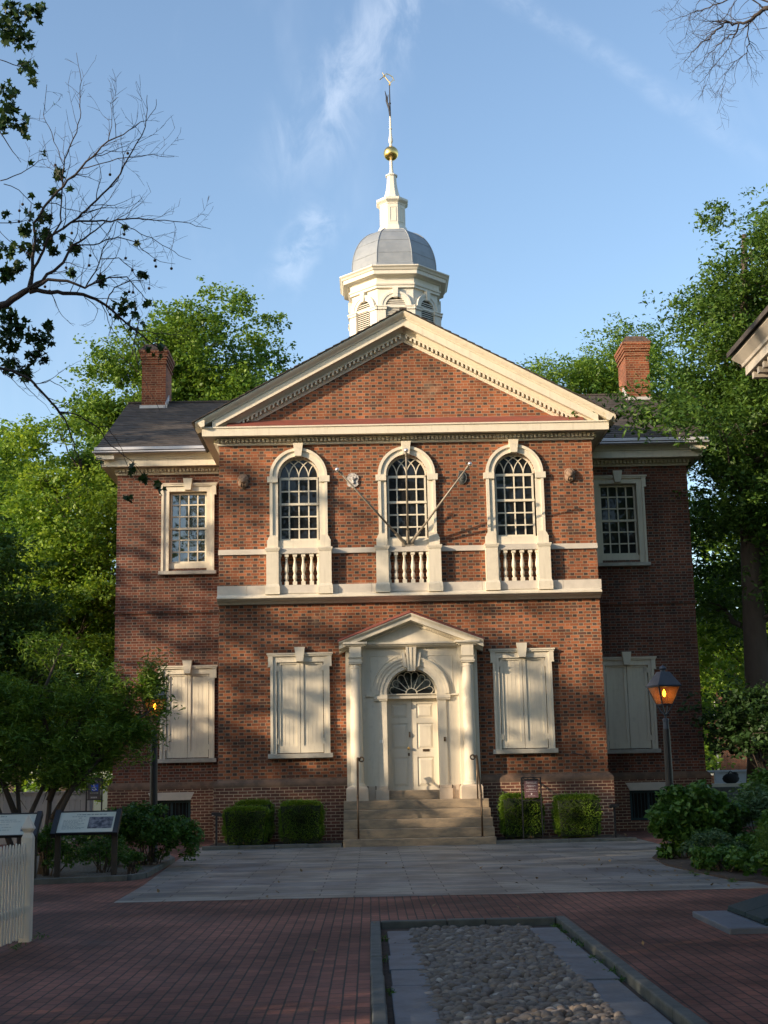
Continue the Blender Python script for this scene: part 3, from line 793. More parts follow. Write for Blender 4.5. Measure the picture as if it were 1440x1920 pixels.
for sx in (-1.32, 1.32):
    c = MB()
    c.lathe([(.185, 1.28), (.185, 1.315), (.165, 1.33), (.17, 1.345), (.148, 1.36), (.146, 1.9), (.142, 2.7), (.128, 4.0), (.140, 4.01), (.140, 4.03), (.126, 4.035), (.126, 4.08), (.15, 4.10)], (sx, -.30), 28)
    c.box(sx-.15, sx+.15, -.45, -.15, 4.10, 4.135); c.box(sx-.165, sx+.165, -.465, -.15, 4.135, 4.16); c.box(sx-.145, sx+.145, -.445, -.15, 4.16, 4.22); c.frustum((sx, -.30), .15, .15, .175, .175, 4.22, 4.26); c.box(sx-.14, sx+.14, -.44, -.15, 4.26, 4.505)
    c.build('column', CREAM, door, smooth=False)
    c = MB(); c.box(sx-.255, sx+.255, -.56, .0, .95, 1.23); c.frustum((sx, -.28), .255, .28, .22, .24, 1.23, 1.28); c.build('column_base', DRESS, door, bevel=.01)
    s = 1 if sx > 0 else -1
    a, b = sorted((s*.585, s*.90)); c = MB(); c.box(a, b, -.20, 0, .95, 1.20); c.box(a+.02, b-.02, -.175, 0, 1.20, 1.28); a, b = sorted((s*.901, s*1.065)); c.box(a, b, -.12, 0, .95, 1.28)
    c.build('jamb_base', DRESS, door, bevel=.01)
pd = MB(); PX = 1.62; pzr, psl = 5.275, .385
path = [(-1.57, .0), (-1.57, -.20), (-1.50, -.20), (-1.50, -.46), (-1.14, -.46), (-1.14, -.20), (1.14, -.20), (1.14, -.46), (1.50, -.46), (1.50, -.20), (1.57, -.20), (1.57, 0)]
path = [(-1.555, 0), (-1.555, -.20), (-1.46, -.20), (-1.46, -.42), (-1.18, -.42), (-1.18, -.20), (1.18, -.20), (1.18, -.42), (1.46, -.42), (1.46, -.20), (1.555, -.20), (1.555, 0)]
# stepped horizontal cornice: breaks forward over each column
def slab(z0, z1, e):
    pd.box(-1.555-e, 1.555+e, -.20-e, .0, z0, z1)
    for s in (-1, 1): pd.box(s*1.32-.20-e, s*1.32+.20+e, -.43-e, -.19, z0+.0005, z1-.0005)
slab(4.50, 4.53, .0); slab(4.531, 4.565, .045); slab(4.566, 4.61, .085)
def zp(x): return pzr-psl*abs(x)
rake(pd, [(0, 0), (.52, 0), (.52, -.025), (.50, -.045), (.47, -.07), (.46, -.10), (.455, -.165), (.28, -.17), (.25, -.20), (.25, -.235), (.2, -.25), (0, -.25)], 1.70, -1, 0, zp)
for s in (-1, 1):
    x = .35
    while x < 1.35:
        xa = s*x; xb = s*(x+.03); za, zb = zp(xa)-.235, zp(xb)-.235
        pd.add([(xa, -.275, za), (xb, -.275, zb), (xb, -.24, zb), (xa, -.24, za), (xa, -.275, za+.04), (xb, -.275, zb+.04), (xb, -.24, zb+.04), (xa, -.24, za+.04)], [(0, 3, 2, 1), (4, 5, 6, 7), (0, 1, 5, 4), (1, 2, 6, 5), (2, 3, 7, 6), (3, 0, 4, 7)]); x += .055
pd.prism([(-1.45, 4.61), (1.45, 4.61), (0, 5.10)], 'Y', -.21, 0)
pd.build('pediment', CREAM, door)
rr = MB()
for s in (-1, 1):
    a, b = s*1.73, 0
    rr.add([(a, -.535, zp(a)+.004), (b, -.535, zp(b)+.004), (b, .0, zp(b)+.10), (a, .0, zp(a)+.10), (a, -.535, zp(a)+.022), (b, -.535, zp(b)+.022), (b, .0, zp(b)+.125), (a, .0, zp(a)+.125)],
           [(0, 1, 2, 3), (4, 5, 6, 7), (0, 1, 5, 4), (1, 2, 6, 5), (2, 3, 7, 6), (3, 0, 4, 7)])
rr.build('red_roof', REDTIN, door)
tb = MB(); tb.box(-.60, .60, .04, .26, 3.30, 3.39); tb.box(-.60, .60, .0, .26, 3.385, 3.41); tb.build('transom', CREAM, door)
dy = .20
for s in (-1, 1):
    lf = MB(); a, b = sorted((s*.004, s*.60))
    lf.box(a, b, dy, dy+.05, 1.17, 3.30)
    st = .10
    zs_ = [(1.25, 1.93), (2.12, 2.72), (2.84, 3.18)]
    lf.box(a, a+st, dy-.022, dy, 1.17, 3.30); lf.box(b-st, b, dy-.022, dy, 1.17, 3.30)
    edges = [1.17]+[q for p in zs_ for q in p]+[3.30]
    for e0, e1 in zip(edges[::2], edges[1::2]): lf.box(a+st, b-st, dy-.021, dy, e0, e1)
    for z0, z1 in zs_:      # raised fields
        x0, x1 = a+st, b-st; i1, i2 = .05, .10
        zc_ = (z0+z1)/2; xc = (x0+x1)/2
        V = [(x0+.012, dy-.001, z0+.012), (x1-.012, dy-.001, z0+.012), (x1-.012, dy-.001, z1-.012), (x0+.012, dy-.001, z1-.012), (x0+i1+.02, dy-.02, z0+i1+.02), (x1-i1-.02, dy-.02, z0+i1+.02), (x1-i1-.02, dy-.02, z1-i1-.02), (x0+i1+.02, dy-.02, z1-i1-.02)]
        lf.add(V, [(0, 1, 5, 4), (1, 2, 6, 5), (2, 3, 7, 6), (3, 0, 4, 7), (4, 5, 6, 7)])
    lf.build('door_leaf', CREAM, door)
hw = MB(); hw.box(-.085, -.05, dy-.045, dy-.02, 2.40, 2.52); hw.tube([(-.067, dy-.05, 2.5), (-.067, dy-.075, 2.46), (-.067, dy-.05, 2.40)], .012, 6); hw.build('door_knocker', BRONZE, door)
hw = MB(); hw.tube([(-.10, dy-.02, 2.14), (-.10, dy-.065, 2.14)], .014, 8); hw.ball((-.10, dy-.085, 2.14), .034, 12); hw.build('door_knob', BRASS, door)
MB().box(-.12, -.075, dy-.034, dy-.02, 1.96, 2.03).build('keyhole_plate', BRONZE, door)
MB().box(.235, .385, dy-.036, dy-.02, 2.06, 2.115).build('mail_slot', BRONZE, door)
hw = MB(); hw.box(.72, .765, -.16, -.133, 2.28, 2.38); hw.ball((.742, -.165, 2.33), .012, 8); hw.build('door_bell', BRONZE, door)
MB().box(-.79, -.70, -.141, -.134, 2.27, 2.34).build('paper_notice', WHITEP, door)
fl = MB(); fy = .12
fl.arch(0, 3.41, .555, .605, fy-.05, fy+.1); fl.tube([(.13*math.cos(math.pi*i/14), fy-.02, 3.41+.13*math.sin(math.pi*i/14)) for i in range(15)], .014, 5)
ns = 8
for i in range(1, ns):
    a = math.pi*i/ns; fl.tube([(.13*math.cos(a), fy-.02, 3.41+.13*math.sin(a)), (.45*math.cos(a), fy-.02, 3.41+.45*math.sin(a))], .011, 4)
for i in range(ns):
    a0, a1 = math.pi*i/ns, math.pi*(i+1)/ns; pts = []
    for k in range(9):
        t = k/8; a = a0+(a1-a0)*t; r = .45+.075*math.sin(math.pi*t)**.7; pts.append((r*math.cos(a), fy-.02, 3.41+r*math.sin(a)))
    fl.tube(pts, .013, 4)
fan = fl.build('fanlight', CREAM, door)
MB().prism([(-.6, 3.40), (.6, 3.40)]+arc_pts(0, 3.40, .6, 0, math.pi), 'Y', fy, fy+.005).build('pane', GLASS, fan)
MB().box(-.62, .62, -.13, .30, .96, 1.17).build('threshold', STEPST, door, bevel=.012)

# ---- fire marks on the wall
def firemark(x, z, kind, label):
    f = MB()
    sh = [(-.125, .12), (-.13, -.05), (-.11, -.10), (-.05, -.13), (0, -.18), (.05, -.13), (.11, -.10), (.13, -.05), (.125, .12), (.07, .15), (0, .17), (-.07, .15)]
    if kind == 'lion':
        f.prism([(a*.95, b) for a, b in sh], 'Y', -.035, 0)
        f.ball((0, -.07, .05), .10, 12, (1, .9, 1.1)); f.ball((.0, -.14, .0), .05, 10, (1, .8, .8)); f.ball((.04, -.12, .085), .035, 8); f.ball((-.04, -.12, .085), .035, 8)
        for k in range(9):
            a = math.pi*(.05+.9*k/8); f.ball((.105*math.cos(a), -.06, .05+.115*math.sin(a)), .035, 8)
        for xx in (-.05, 0, .05): f.tube([(xx, -.08, -.02), (xx*1.1, -.05, -.12)], [.03, .012], 6)
        mt = LIONM
    elif kind == 'shield':
        sh2 = [(-.10, .17), (-.12, .10), (-.15, .06), (-.13, -.02), (-.14, -.10), (-.08, -.15), (-.03, -.16), (0, -.19), (.03, -.16), (.08, -.15), (.14, -.10), (.13, -.02), (.15, .06), (.14, .12), (.10, .14), (.05, .19), (-.03, .19)]
        f.prism(sh2, 'Y', -.04, 0); f.ball((0, -.05, .05), .05, 10, (1, .6, 1)); f.tube([(-.08, -.045, .06), (0, -.06, .02), (.08, -.045, .07)], .025, 6); f.tube([(0, -.05, .05), (.02, -.05, -.07)], .03, 6)
        mt = PLAQW
    else:
        f.prism([(.115*math.cos(2*math.pi*k/24), .165*math.sin(2*math.pi*k/24)) for k in range(24)], 'Y', -.03, 0); f.ball((0, -.03, .02), .06, 10, (1, .5, 1.3))
        f.tube([(.10*math.cos(2*math.pi*k/24), -.03, .15*math.sin(2*math.pi*k/24)) for k in range(25)], .012, 5); mt = PLAQD
    o = f.build('fire_mark', mt, hall, smooth=(kind != 'shield'), loc=(x, 0, z)); o['label'] = label
firemark(-3.98, 8.60, 'lion', 'brown lion head plaque at the left of the wall')
firemark(-1.317, 8.585, 'shield', 'whitish shield plaque behind the left flagpole')
firemark(1.366, 8.615, 'oval', 'dark oval plaque behind the right flagpole')
firemark(3.99, 8.61, 'lion', 'brown lion head plaque at the right of the wall')
# pipe bracket on the wall, low right
MB().tube([(3.72, -.02, 1.93), (3.72, -.10, 1.95), (3.95, -.10, 1.90), (4.02, -.02, 1.88)], .012, 6).build('iron_bracket', IRON, hall)

# ---- chimneys
def chimney(x0, x1):
    c = MB(); y0, y1 = 7.05, 8.25
    c.box(x0, x1, y0, y1, 12.0, 13.84)
    c.box(x0-.03, x1+.03, y0-.03, y1+.03, 13.84, 13.90); c.box(x0-.005, x1+.005, y0-.005, y1+.005, 13.90, 13.98)
    c.box(x0-.035, x1+.035, y0-.035, y1+.035, 13.98, 14.06); c.box(x0-.06, x1+.06, y0-.06, y1+.06, 14.06, 14.18); c.box(x0-.085, x1+.085, y0-.085, y1+.085, 14.18, 14.27)
    o = c.build('chimney', BRICKC, hall)
    CAPM = MATS.get('mossy_chimney_cap') or plain('mossy_chimney_cap', (.13, .085, .06), .95, .4, 9, .8, 40, col2=(.07, .05, .04))
    MB().frustum(((x0+x1)/2, (y0+y1)/2), (x1-x0)/2+.085, .685, (x1-x0)/2-.07, .5, 14.27, 14.50).build('cap', CAPM, o)
    f = MB(); f.box(x0-.05, x1+.05, y0-.04, y0+.02, 12.36, 12.55)
    for x in ((x1, x1+.025) if x0 < 0 else (x0-.025, x0),):
        f.add([(x[0], y0-.04, 12.40), (x[1], y0-.04, 12.40), (x[1], 7.62, 12.78), (x[0], 7.62, 12.78), (x[0], y0-.04, 12.62), (x[1], y0-.04, 12.62), (x[1], 7.62, 13.02), (x[0], 7.62, 13.02)], [(0, 3, 2, 1), (4, 5, 6, 7), (0, 1, 5, 4), (1, 2, 6, 5), (2, 3, 7, 6), (3, 0, 4, 7)])
    f.build('flashing', FLASH, o); return o
chimney(-7.685, -6.965)['label'] = 'shaded chimney on the left wing'
chimney(6.95, 7.66)['label'] = 'sunlit chimney on the right wing'

# ---- cupola
cc = (0, cy)
P8 = math.pi/8
cu = MB()
cu.lathe([(1.30, 12.2), (1.30, 16.0)], cc, 8, P8, True)
# entablature
cup_e = [(1.30, 15.86), (1.37, 15.86), (1.37, 15.93), (1.40, 15.94), (1.41, 15.99), (1.355, 16.0), (1.355, 16.17), (1.39, 16.18), (1.42, 16.215), (1.56, 16.23), (1.57, 16.34), (1.60, 16.35), (1.63, 16.40), (1.68, 16.44), (1.68, 16.47), (1.0, 16.52)]
cu.lathe(cup_e, cc, 8, P8, True)
def on_face(k, mb, fn):
    """place geometry made for the face toward -Y (x across, y out negative) on face k"""
    t = MB(); fn(t); a = k*math.pi/4; ca, sa = math.cos(a), math.sin(a)
    mb.add([(cc[0]+x*ca-y*sa, cc[1]+x*sa+y*ca, z) for x, y, z in t.v], t.f)
def face(t):
    hw_ = 1.36*math.tan(P8); za = 15.28
    for s in (-1, 1):
        a, b = sorted((s*.30, s*(hw_+.02))); t.box(a, b, -1.39, -1.28, 13.6, za-.11)      # pier
        a, b = sorted((s*.27, s*(hw_+.05))); t.box(a, b, -1.425, -1.28, za-.11, za-.03); t.box(a-.01, b+.01, -1.445, -1.28, za-.03, za)
    t.arch(0, za, .30, .40, -1.375, -1.28, n=18); t.arch(0, za, .40, .47, -1.395, -1.28, n=18)
    t.prism([(-.06, za+.27), (.06, za+.27), (.085, za+.58), (-.085, za+.58)], 'Y', -1.43, -1.28)
cu2 = cu
for k in range(8): on_face(k, cu2, face)
cup = cu2.build('cupola', PALE, hall)
lo = MB()
def louv(t):
    za = 15.28
    for i in range(26):
        z = 13.9+i*.062; hwid = .30 if z < za else math.sqrt(max(.30**2-(z-za)**2, 0))-.01
        if hwid < .05: continue
        t.add([(-hwid, -1.36, z), (hwid, -1.36, z), (hwid, -1.305, z+.05), (-hwid, -1.305, z+.05), (-hwid, -1.355, z+.012), (hwid, -1.355, z+.012), (hwid, -1.302, z+.058), (-hwid, -1.302, z+.058)], [(0, 3, 2, 1), (4, 5, 6, 7), (0, 1, 5, 4), (1, 2, 6, 5), (2, 3, 7, 6), (3, 0, 4, 7)])
    t.box(-.30, .30, -1.37, -1.30, za-.04, za+.03)
for k in range(8):
    lo = MB(); on_face(k, lo, louv); lo.build('louvres', PALE, cup)
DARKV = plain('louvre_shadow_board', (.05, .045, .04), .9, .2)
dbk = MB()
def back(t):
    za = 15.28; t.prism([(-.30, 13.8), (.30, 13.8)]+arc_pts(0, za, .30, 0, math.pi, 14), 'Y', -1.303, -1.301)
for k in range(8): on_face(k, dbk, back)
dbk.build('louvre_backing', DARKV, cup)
dm = MB(); prof = [(1.34, 16.50), (1.34, 16.66), (1.29, 16.70)]
for i in range(13):
    t = math.pi/2*i/13.2; prof.append((.42+.87*math.cos(t), 16.70+1.38*math.sin(t)))
dm.lathe(prof, cc, 8, P8, True)
kf = 1/math.cos(P8)
for k in range(8):
    a = P8+k*math.pi/4
    dm.tube([(cc[0]+r*kf*math.cos(a), cc[1]+r*kf*math.sin(a), z+.004) for r, z in prof[2:]], .016, 5)
for zi in (5, 8, 11):
    r, z = prof[zi]; dm.lathe([(r+.004, z-.006), (r+.010, z), (r+.002, z+.008)], cc, 8, P8, True)
dm.build('dome', LEAD, cup)
ln = MB()
ln.lathe([(.50, 17.98), (.485, 18.06), (.45, 18.18), (.405, 18.28), (.385, 18.30), (.385, 18.98), (.40, 18.99), (.40, 19.02), (.43, 19.05), (.48, 19.09), (.49, 19.11), (.49, 19.17), (.46, 19.19), (.30, 19.24)], cc, 8, P8, True)
def lpan(t):
    for x0, x1, z0, z1 in ((-.10, .10, 18.86, 18.885), (-.10, .10, 18.40, 18.425), (-.10, -.08, 18.425, 18.86), (.08, .10, 18.425, 18.86)): t.box(x0, x1, -.397, -.38, z0, z1)
for k in range(8): on_face(k, ln, lpan)
ln.build('lantern', PALE, cup)
sp = MB(); pr = [(.285, 19.20)]
for i in range(9):
    t = i/8; pr.append((.145+.125*(1-t)**2.2, 19.25+.78*t))
pr += [(.18, 20.04), (.185, 20.07), (.16, 20.09)]
sp.lathe(pr, cc, 8, P8, True)
sp.lathe([(.115, 20.08), (.07, 20.18), (.05, 20.32), (.046, 20.62)], cc, 14)
sp.lathe([(.04, 21.05), (.05, 21.11), (.035, 21.14), (.065, 21.22), (.07, 21.30), (.05, 21.42), (.036, 21.55), (.032, 21.64), (.048, 21.66), (.048, 21.69), (.032, 21.71), (.028, 22.10)], cc, 12)
sp.build('spire', PALE, cup)
MB().ball((0, cy, 20.83), .235, 28).build('gilded_ball', GOLD, cup, smooth=True)
vn = MB(); x0 = 0
vn.tube([(0, cy, 22.05), (-.0, cy, 23.18)], [.03, .014], 6)
vn.tube([(.0, cy, 22.1), (-.03, cy+.05, 22.4), (-.09, cy+.2, 22.72), (-.10, cy+.3, 22.95), (-.14, cy+.35, 23.17)], [.03, .03, .035, .025, .01], 6)
vn.tube([(-.02, cy-.05, 22.3), (-.08, cy, 22.6), (-.05, cy, 22.85)], [.015, .02, .012], 5)
vn.ball((.0, cy, 22.55), .04, 8); vn.ball((-.09, cy+.2, 22.75), .045, 8)
vane = vn.build('weather_vane', IRON, cup)
gv = MB()
gv.tube([(-.31, cy, 23.37), (-.16, cy, 23.50), (-.10, cy, 23.58), (-.02, cy, 23.56), (.10, cy, 23.47), (.16, cy, 23.33)], [.012, .016, .014, .014, .016, .01], 6)
gv.tube([(-.22, cy, 23.62), (-.10, cy, 23.42), (.02, cy, 23.25), (.03, cy, 23.17)], [.01, .014, .016, .012], 6); gv.tube([(.02, cy, 23.25), (.12, cy, 23.36)], .012, 5); gv.ball((-.16, cy, 23.5), .035, 8); gv.ball((.0, cy, 23.2), .03, 8)
gv.build('gilded_pointer', GOLD, vane)

# ================================================================== GROUND
def struct(o): o['kind'] = 'structure'; return o
struct(MB().box(-350, 350, -200, 600, -.6, -.16).build('ground', GRASSM))
pv = MB()      # brick paving with a sunken cobbled bay
PX0, PX1, PY0 = -.93, .97, -16.98          # inside of the pit kerbs
KW = .105
rects = [(-13, PX0-KW, -40, PY0+KW), (PX1+KW, 14, -40, PY0+KW), (-13, 14, PY0+KW, 8), (PX0-KW, PX1+KW, -40, -29)]
for x0, x1, y0, y1 in rects: pv.add([(x0, y0, 0), (x1, y0, 0), (x1, y1, 0), (x0, y1, 0)], [(0, 1, 2, 3)])
struct(pv.build('brick_pavement', PAVEB))
slp = [(-4.39, -13.9), (4.3, -13.9), (4.25, -12.9), (3.85, -9.5), (4.1, -7.9), (5.0, -7.0), (5.0, -2.0), (5.0, -.1), (-4.9, -.1), (-4.88, -1.2), (-4.78, -5.4), (-4.46, -11.08)]
sl_ = MB(); sl_.add([(x, y, .005) for x, y in slp], [tuple(range(len(slp)))]); struct(sl_.build('slate_pavement', SLATE))
# pit: floor, kerbs, flag strips, cobbles
FZ = -.055
struct(MB().box(PX0-KW, PX1+KW, -29, PY0+KW, FZ-.10, FZ-.006).build('pit_floor', SOIL))
rng = random.Random(11)
kb = MB()
def kerbrun(a, b, w, z0, z1, axis, f, n):
    e = [a+(b-a)*(k+(rng.uniform(-.2, .2) if 0 < k < n else 0))/n for k in range(n+1)]
    for p, q in zip(e, e[1:]):
        p, q = min(p, q), max(p, q); t = z1+rng.uniform(-.006, .006); j = rng.uniform(-.006, .006)
        if axis == 'y': kb.box(f+j, f+w+j, p+.004, q-.004, z0, t)
        else: kb.box(p+.004, q-.004, f+j, f+w+j, z0, t)
kerbrun(-29, PY0+KW, KW, -.15, .018, 'y', PX0-KW, 9); kerbrun(-29, PY0+KW, KW, -.15, .028, 'y', PX1, 8); kerbrun(PX0, PX1, KW, -.15, .022, 'x', PY0, 3)
struct(kb.build('pit_kerb', KERB, bevel=.014))
fs = MB()
for x0, x1, ys in ((-.87, -.565, -17.38), (.635, .925, -17.45)):
    y = ys
    while y > -29:
        L = rng.uniform(.75, 1.25); fs.box(x0+rng.uniform(-.012, .012), x1+rng.uniform(-.012, .012), y-L+.008, y, -.14, FZ+.02+rng.uniform(-.006, .006)); y -= L
struct(fs.build('flagstone_strip', FLAG, bevel=.008))
ico = bmesh.new(); bmesh.ops.create_icosphere(ico, subdivisions=2, radius=1); IV = np.array([v.co[:] for v in ico.verts]); IF = [tuple(v.index for v in f.verts) for f in ico.faces]; ico.free()
def np_mesh(name, V, F, mat, tint=None, smooth=False):
    """V (n,3); F (m,k) indices with constant k"""
    F = np.asarray(F, dtype=np.int32); me = bpy.data.meshes.new(name); m_, k = F.shape
    me.vertices.add(len(V)); me.vertices.foreach_set('co', np.asarray(V, dtype=np.float32).ravel())
    me.loops.add(m_*k); me.loops.foreach_set('vertex_index', F.ravel())
    me.polygons.add(m_); me.polygons.foreach_set('loop_start', np.arange(0, m_*k, k, dtype=np.int32)); me.polygons.foreach_set('loop_total', np.full(m_, k, dtype=np.int32))
    if smooth: me.polygons.foreach_set('use_smooth', np.ones(m_, dtype=bool))
    me.materials.append(mat); me.update(calc_edges=True)
    if tint is not None:
        a = me.attributes.new('tint', 'FLOAT', 'FACE'); a.data.foreach_set('value', np.asarray(tint, dtype=np.float32))
    return me
nr = np.random.default_rng(5)
vs, fs_, tn = [], [], []; b = 0; IFa = np.array(IF)
y = -17.15
while y > -28.5:
    x = -.58+nr.uniform(-.03, .03)
    while x < .65:
        a = nr.uniform(.030, .062); bb = nr.uniform(.026, .042); c = nr.uniform(.022, .040)
        rot = nr.normal(0, .35); ca, sa = math.cos(rot), math.sin(rot)
        dd = 1+.10*np.sin(IV@nr.normal(0, 2.2, 3)+nr.uniform(0, 6)); V = IV*dd[:, None]*[a, bb, c]
        V = np.stack([V[:, 0]*ca-V[:, 1]*sa, V[:, 0]*sa+V[:, 1]*ca, V[:, 2]], 1)+[x+nr.uniform(-.015, .015), y+nr.uniform(-.018, .018), FZ-.005+nr.uniform(-.012, .012)]
        vs.append(V); fs_.append(IFa+b); b += len(V); tn.append(np.full(len(IFa), np.clip(nr.beta(2, 2.6)+(.5 if nr.random() < .03 else 0), 0, 1)))
        x += a*1.56
    y -= .060
cob = link(bpy.data.objects.new('cobblestones', np_mesh('cobblestones', np.concatenate(vs), np.concatenate(fs_), COB, np.concatenate(tn), True))); cob['kind'] = 'stuff'

# planting beds
def bed(name, poly, z, mat, hump=.0, res=.25, seed=1):
    from mathutils import noise as mn
    bm = bmesh.new(); vv = [bm.verts.new((x, y, z)) for x, y in poly]; f = bm.faces.new(vv)
    bmesh.ops.triangulate(bm, faces=[f]); bmesh.ops.subdivide_edges(bm, edges=bm.edges, cuts=5, use_grid_fill=True)
    for v in bm.verts:
        v.co.z += (mn.noise(Vector((v.co.x*1.3, v.co.y*1.3, seed)))*.5+mn.noise(Vector((v.co.x*5, v.co.y*5, seed)))*.25)*hump
    ed = [e for e in bm.edges if len(e.link_faces) == 1]
    r = bmesh.ops.extrude_edge_only(bm, edges=ed)
    for v in [q for q in r['geom'] if isinstance(q, bmesh.types.BMVert)]: v.co.z = -.02
    me = bpy.data.meshes.new(name); bm.to_mesh(me); bm.free(); me.materials.append(mat)
    return struct(link(bpy.data.objects.new(name, me)))
bed('mulch_bed', [(-4.62, -1.78), (-1.67, -1.78), (-1.67, .02), (-4.62, .02)], .07, SOIL, .05)
bed('mulch_bed', [(1.72, -1.78), (4.7, -1.78), (4.7, .02), (1.72, .02)], .07, SOIL, .05, seed=4)
kb = MB()
kerbrun(-4.72, -1.66, .10, -.02, .095, 'x', -1.88, 4); kerbrun(1.70, 4.8, .10, -.02, .075, 'x', -1.88, 4)
struct(kb.build('bed_kerb', KERB, bevel=.012))
LB = [(-12, -10.45), (-6.3, -10.45), (-4.9, -10.05), (-4.74, -9.6), (-4.86, -5.6), (-5.2, -4.2), (-6.2, -3.2), (-12, -2.6)]
bed('planting_bed', LB, .05, GRAV, .06)
kb = MB(); 
ring = [Vector((x, y)) for x, y in LB[:6]]
for a, b_ in zip(ring, ring[1:]):
    t = (b_-a).normalized(); nn = Vector((t.y, -t.x)); n = max(1, int((b_-a).length/.9))
    for k in range(n):
        p = a+(b_-a)*(k/n)+t*.005; q = a+(b_-a)*((k+1)/n)-t*.005; z1 = .085+rng.uniform(-.008, .008)
        kb.prism([tuple(p), tuple(q), tuple(q+nn*.09), tuple(p+nn*.09)], 'Z', -.02, z1)
struct(kb.build('bed_kerb', KERB, bevel=.01))
bed('planting_bed', [(3.95, -7.6), (3.78, -9.5), (4.05, -12.6), (4.7, -13.6), (9, -13.9), (9, -3), (5.3, -3.5)], .03, SOIL, .05, seed=8)

# ================================================================== STEPS, RAILS
st = thing('entrance_steps', 'five worn brown stone steps leading up to the double door', 'steps', (0, -1.2, 0))
tr = [(.96, -.64), (.76, -.95), (.56, -1.26), (.36, -1.57), (.16, -1.88)]
xr = [1.69, 1.70, 1.71, 1.715, 1.72]
for i, (z, yf) in enumerate(tr):
    zb = tr[i+1][0] if i < 4 else -.02
    yb = 0 if i == 0 else tr[i-1][1]+.03
    MB().box(-1.635, xr[i], yf+1.2, yb+1.2, zb-.0, z).build('step', STEPST, st, bevel=.012)
c = MB(); c.box(-1.60, 1.66, -.9+1.2, -.02+1.2, -.02, .74); c.build('step_core', STEPST, st)

def handrail(name, x, label, side):
    t = thing(name, label, 'handrail', (x, -.66, .96), 0, 'iron handrails beside the entrance steps')
    h = MB(); 
    top = [(side*-.06, .0, .88), (side*-.10, .0, .92), (side*-.07, 0, .965), (0, 0, .965), (.0, -.03, .96), (0, -1.02, .16), (0, -1.05, .12)]
    h.tube([(0, -.0, .965), (0, -.06, .95), (0, -1.0, .14), (0, -1.03, .08)], .026, 10)
    h.build('rail', BRONZE, t, smooth=True)
    MB().tube([(0, -.03, 0), (0, -.03, .95)], .017, 8).build('post', BRONZE, t, smooth=True)
    c = MB(); c.tube([(0, -1.03, -.80), (0, -1.03, .10)], .022, 8); c.tube([(0, -1.03, -.80), (0, -1.03, -.785)], .05, 10); c.build('post', BRONZE, t, smooth=True)
    k = MB(); k.tube([(0, 0, .955), (side*.03, 0, .955), (side*.07, 0, .945)], .02, 8); k.tube([(side*.085+.05*math.cos(a), -.002, .935+.05*math.sin(a)) for a in [2*math.pi*i/16 for i in range(17)]], .017, 6)
    k.build('scroll', BRONZE, t, smooth=True); return t
handrail('handrail', -1.30, 'bronze handrail on the left side of the entrance steps', 1)
handrail('handrail', 1.43, 'bronze handrail on the right side of the entrance steps', -1)

# ================================================================== FLAGPOLES
def flagpole(base, tip, label):
    base, tip = Vector(base), Vector(tip); t = thing('flagpole', label, 'flagpole', base, 0, 'flagpoles fixed under the middle window')
    dv = tip-base; L = dv.length; u_ = dv/L
    p = MB(); p.tube([u_*.05, u_*(L*.52), u_*(L-.06)], [.028, .025, .018], 10); p.build('pole', POLE, t, smooth=True)
    b_ = MB(); b_.ball(dv, .052, 16); b_.build('ball', SILV, t, smooth=True)
    c = MB(); c.tube([u_*(L-.16), u_*(L-.06)], [.03, .026], 8); c.tube([u_*(L-.11), u_*(L-.11)+Vector((.05, -.02, .02))], .012, 6); c.build('truck', POLE, t)
    s_ = MB(); s_.tube([u_*(-.04), u_*.30], [.045, .042], 10); s_.box(-.045, .045, .02, .12, -.12, .06); s_.tube([(0, .06, -.06), (0, -.02, -.02), u_*.12], .02, 6); s_.build('bracket', POLE, t)
flagpole((-.11, -.16, 7.03), (-1.655, -1.45, 8.55), 'flagpole leaning out to the left, silver ball before the pale shield plaque')
flagpole((-.005, -.16, 7.04), (-.048, -1.75, 8.91), 'middle flagpole pointing straight out from the wall')
flagpole((.10, -.16, 7.05), (1.445, -1.45, 8.63), 'flagpole leaning out to the right, ball above the dark oval plaque')

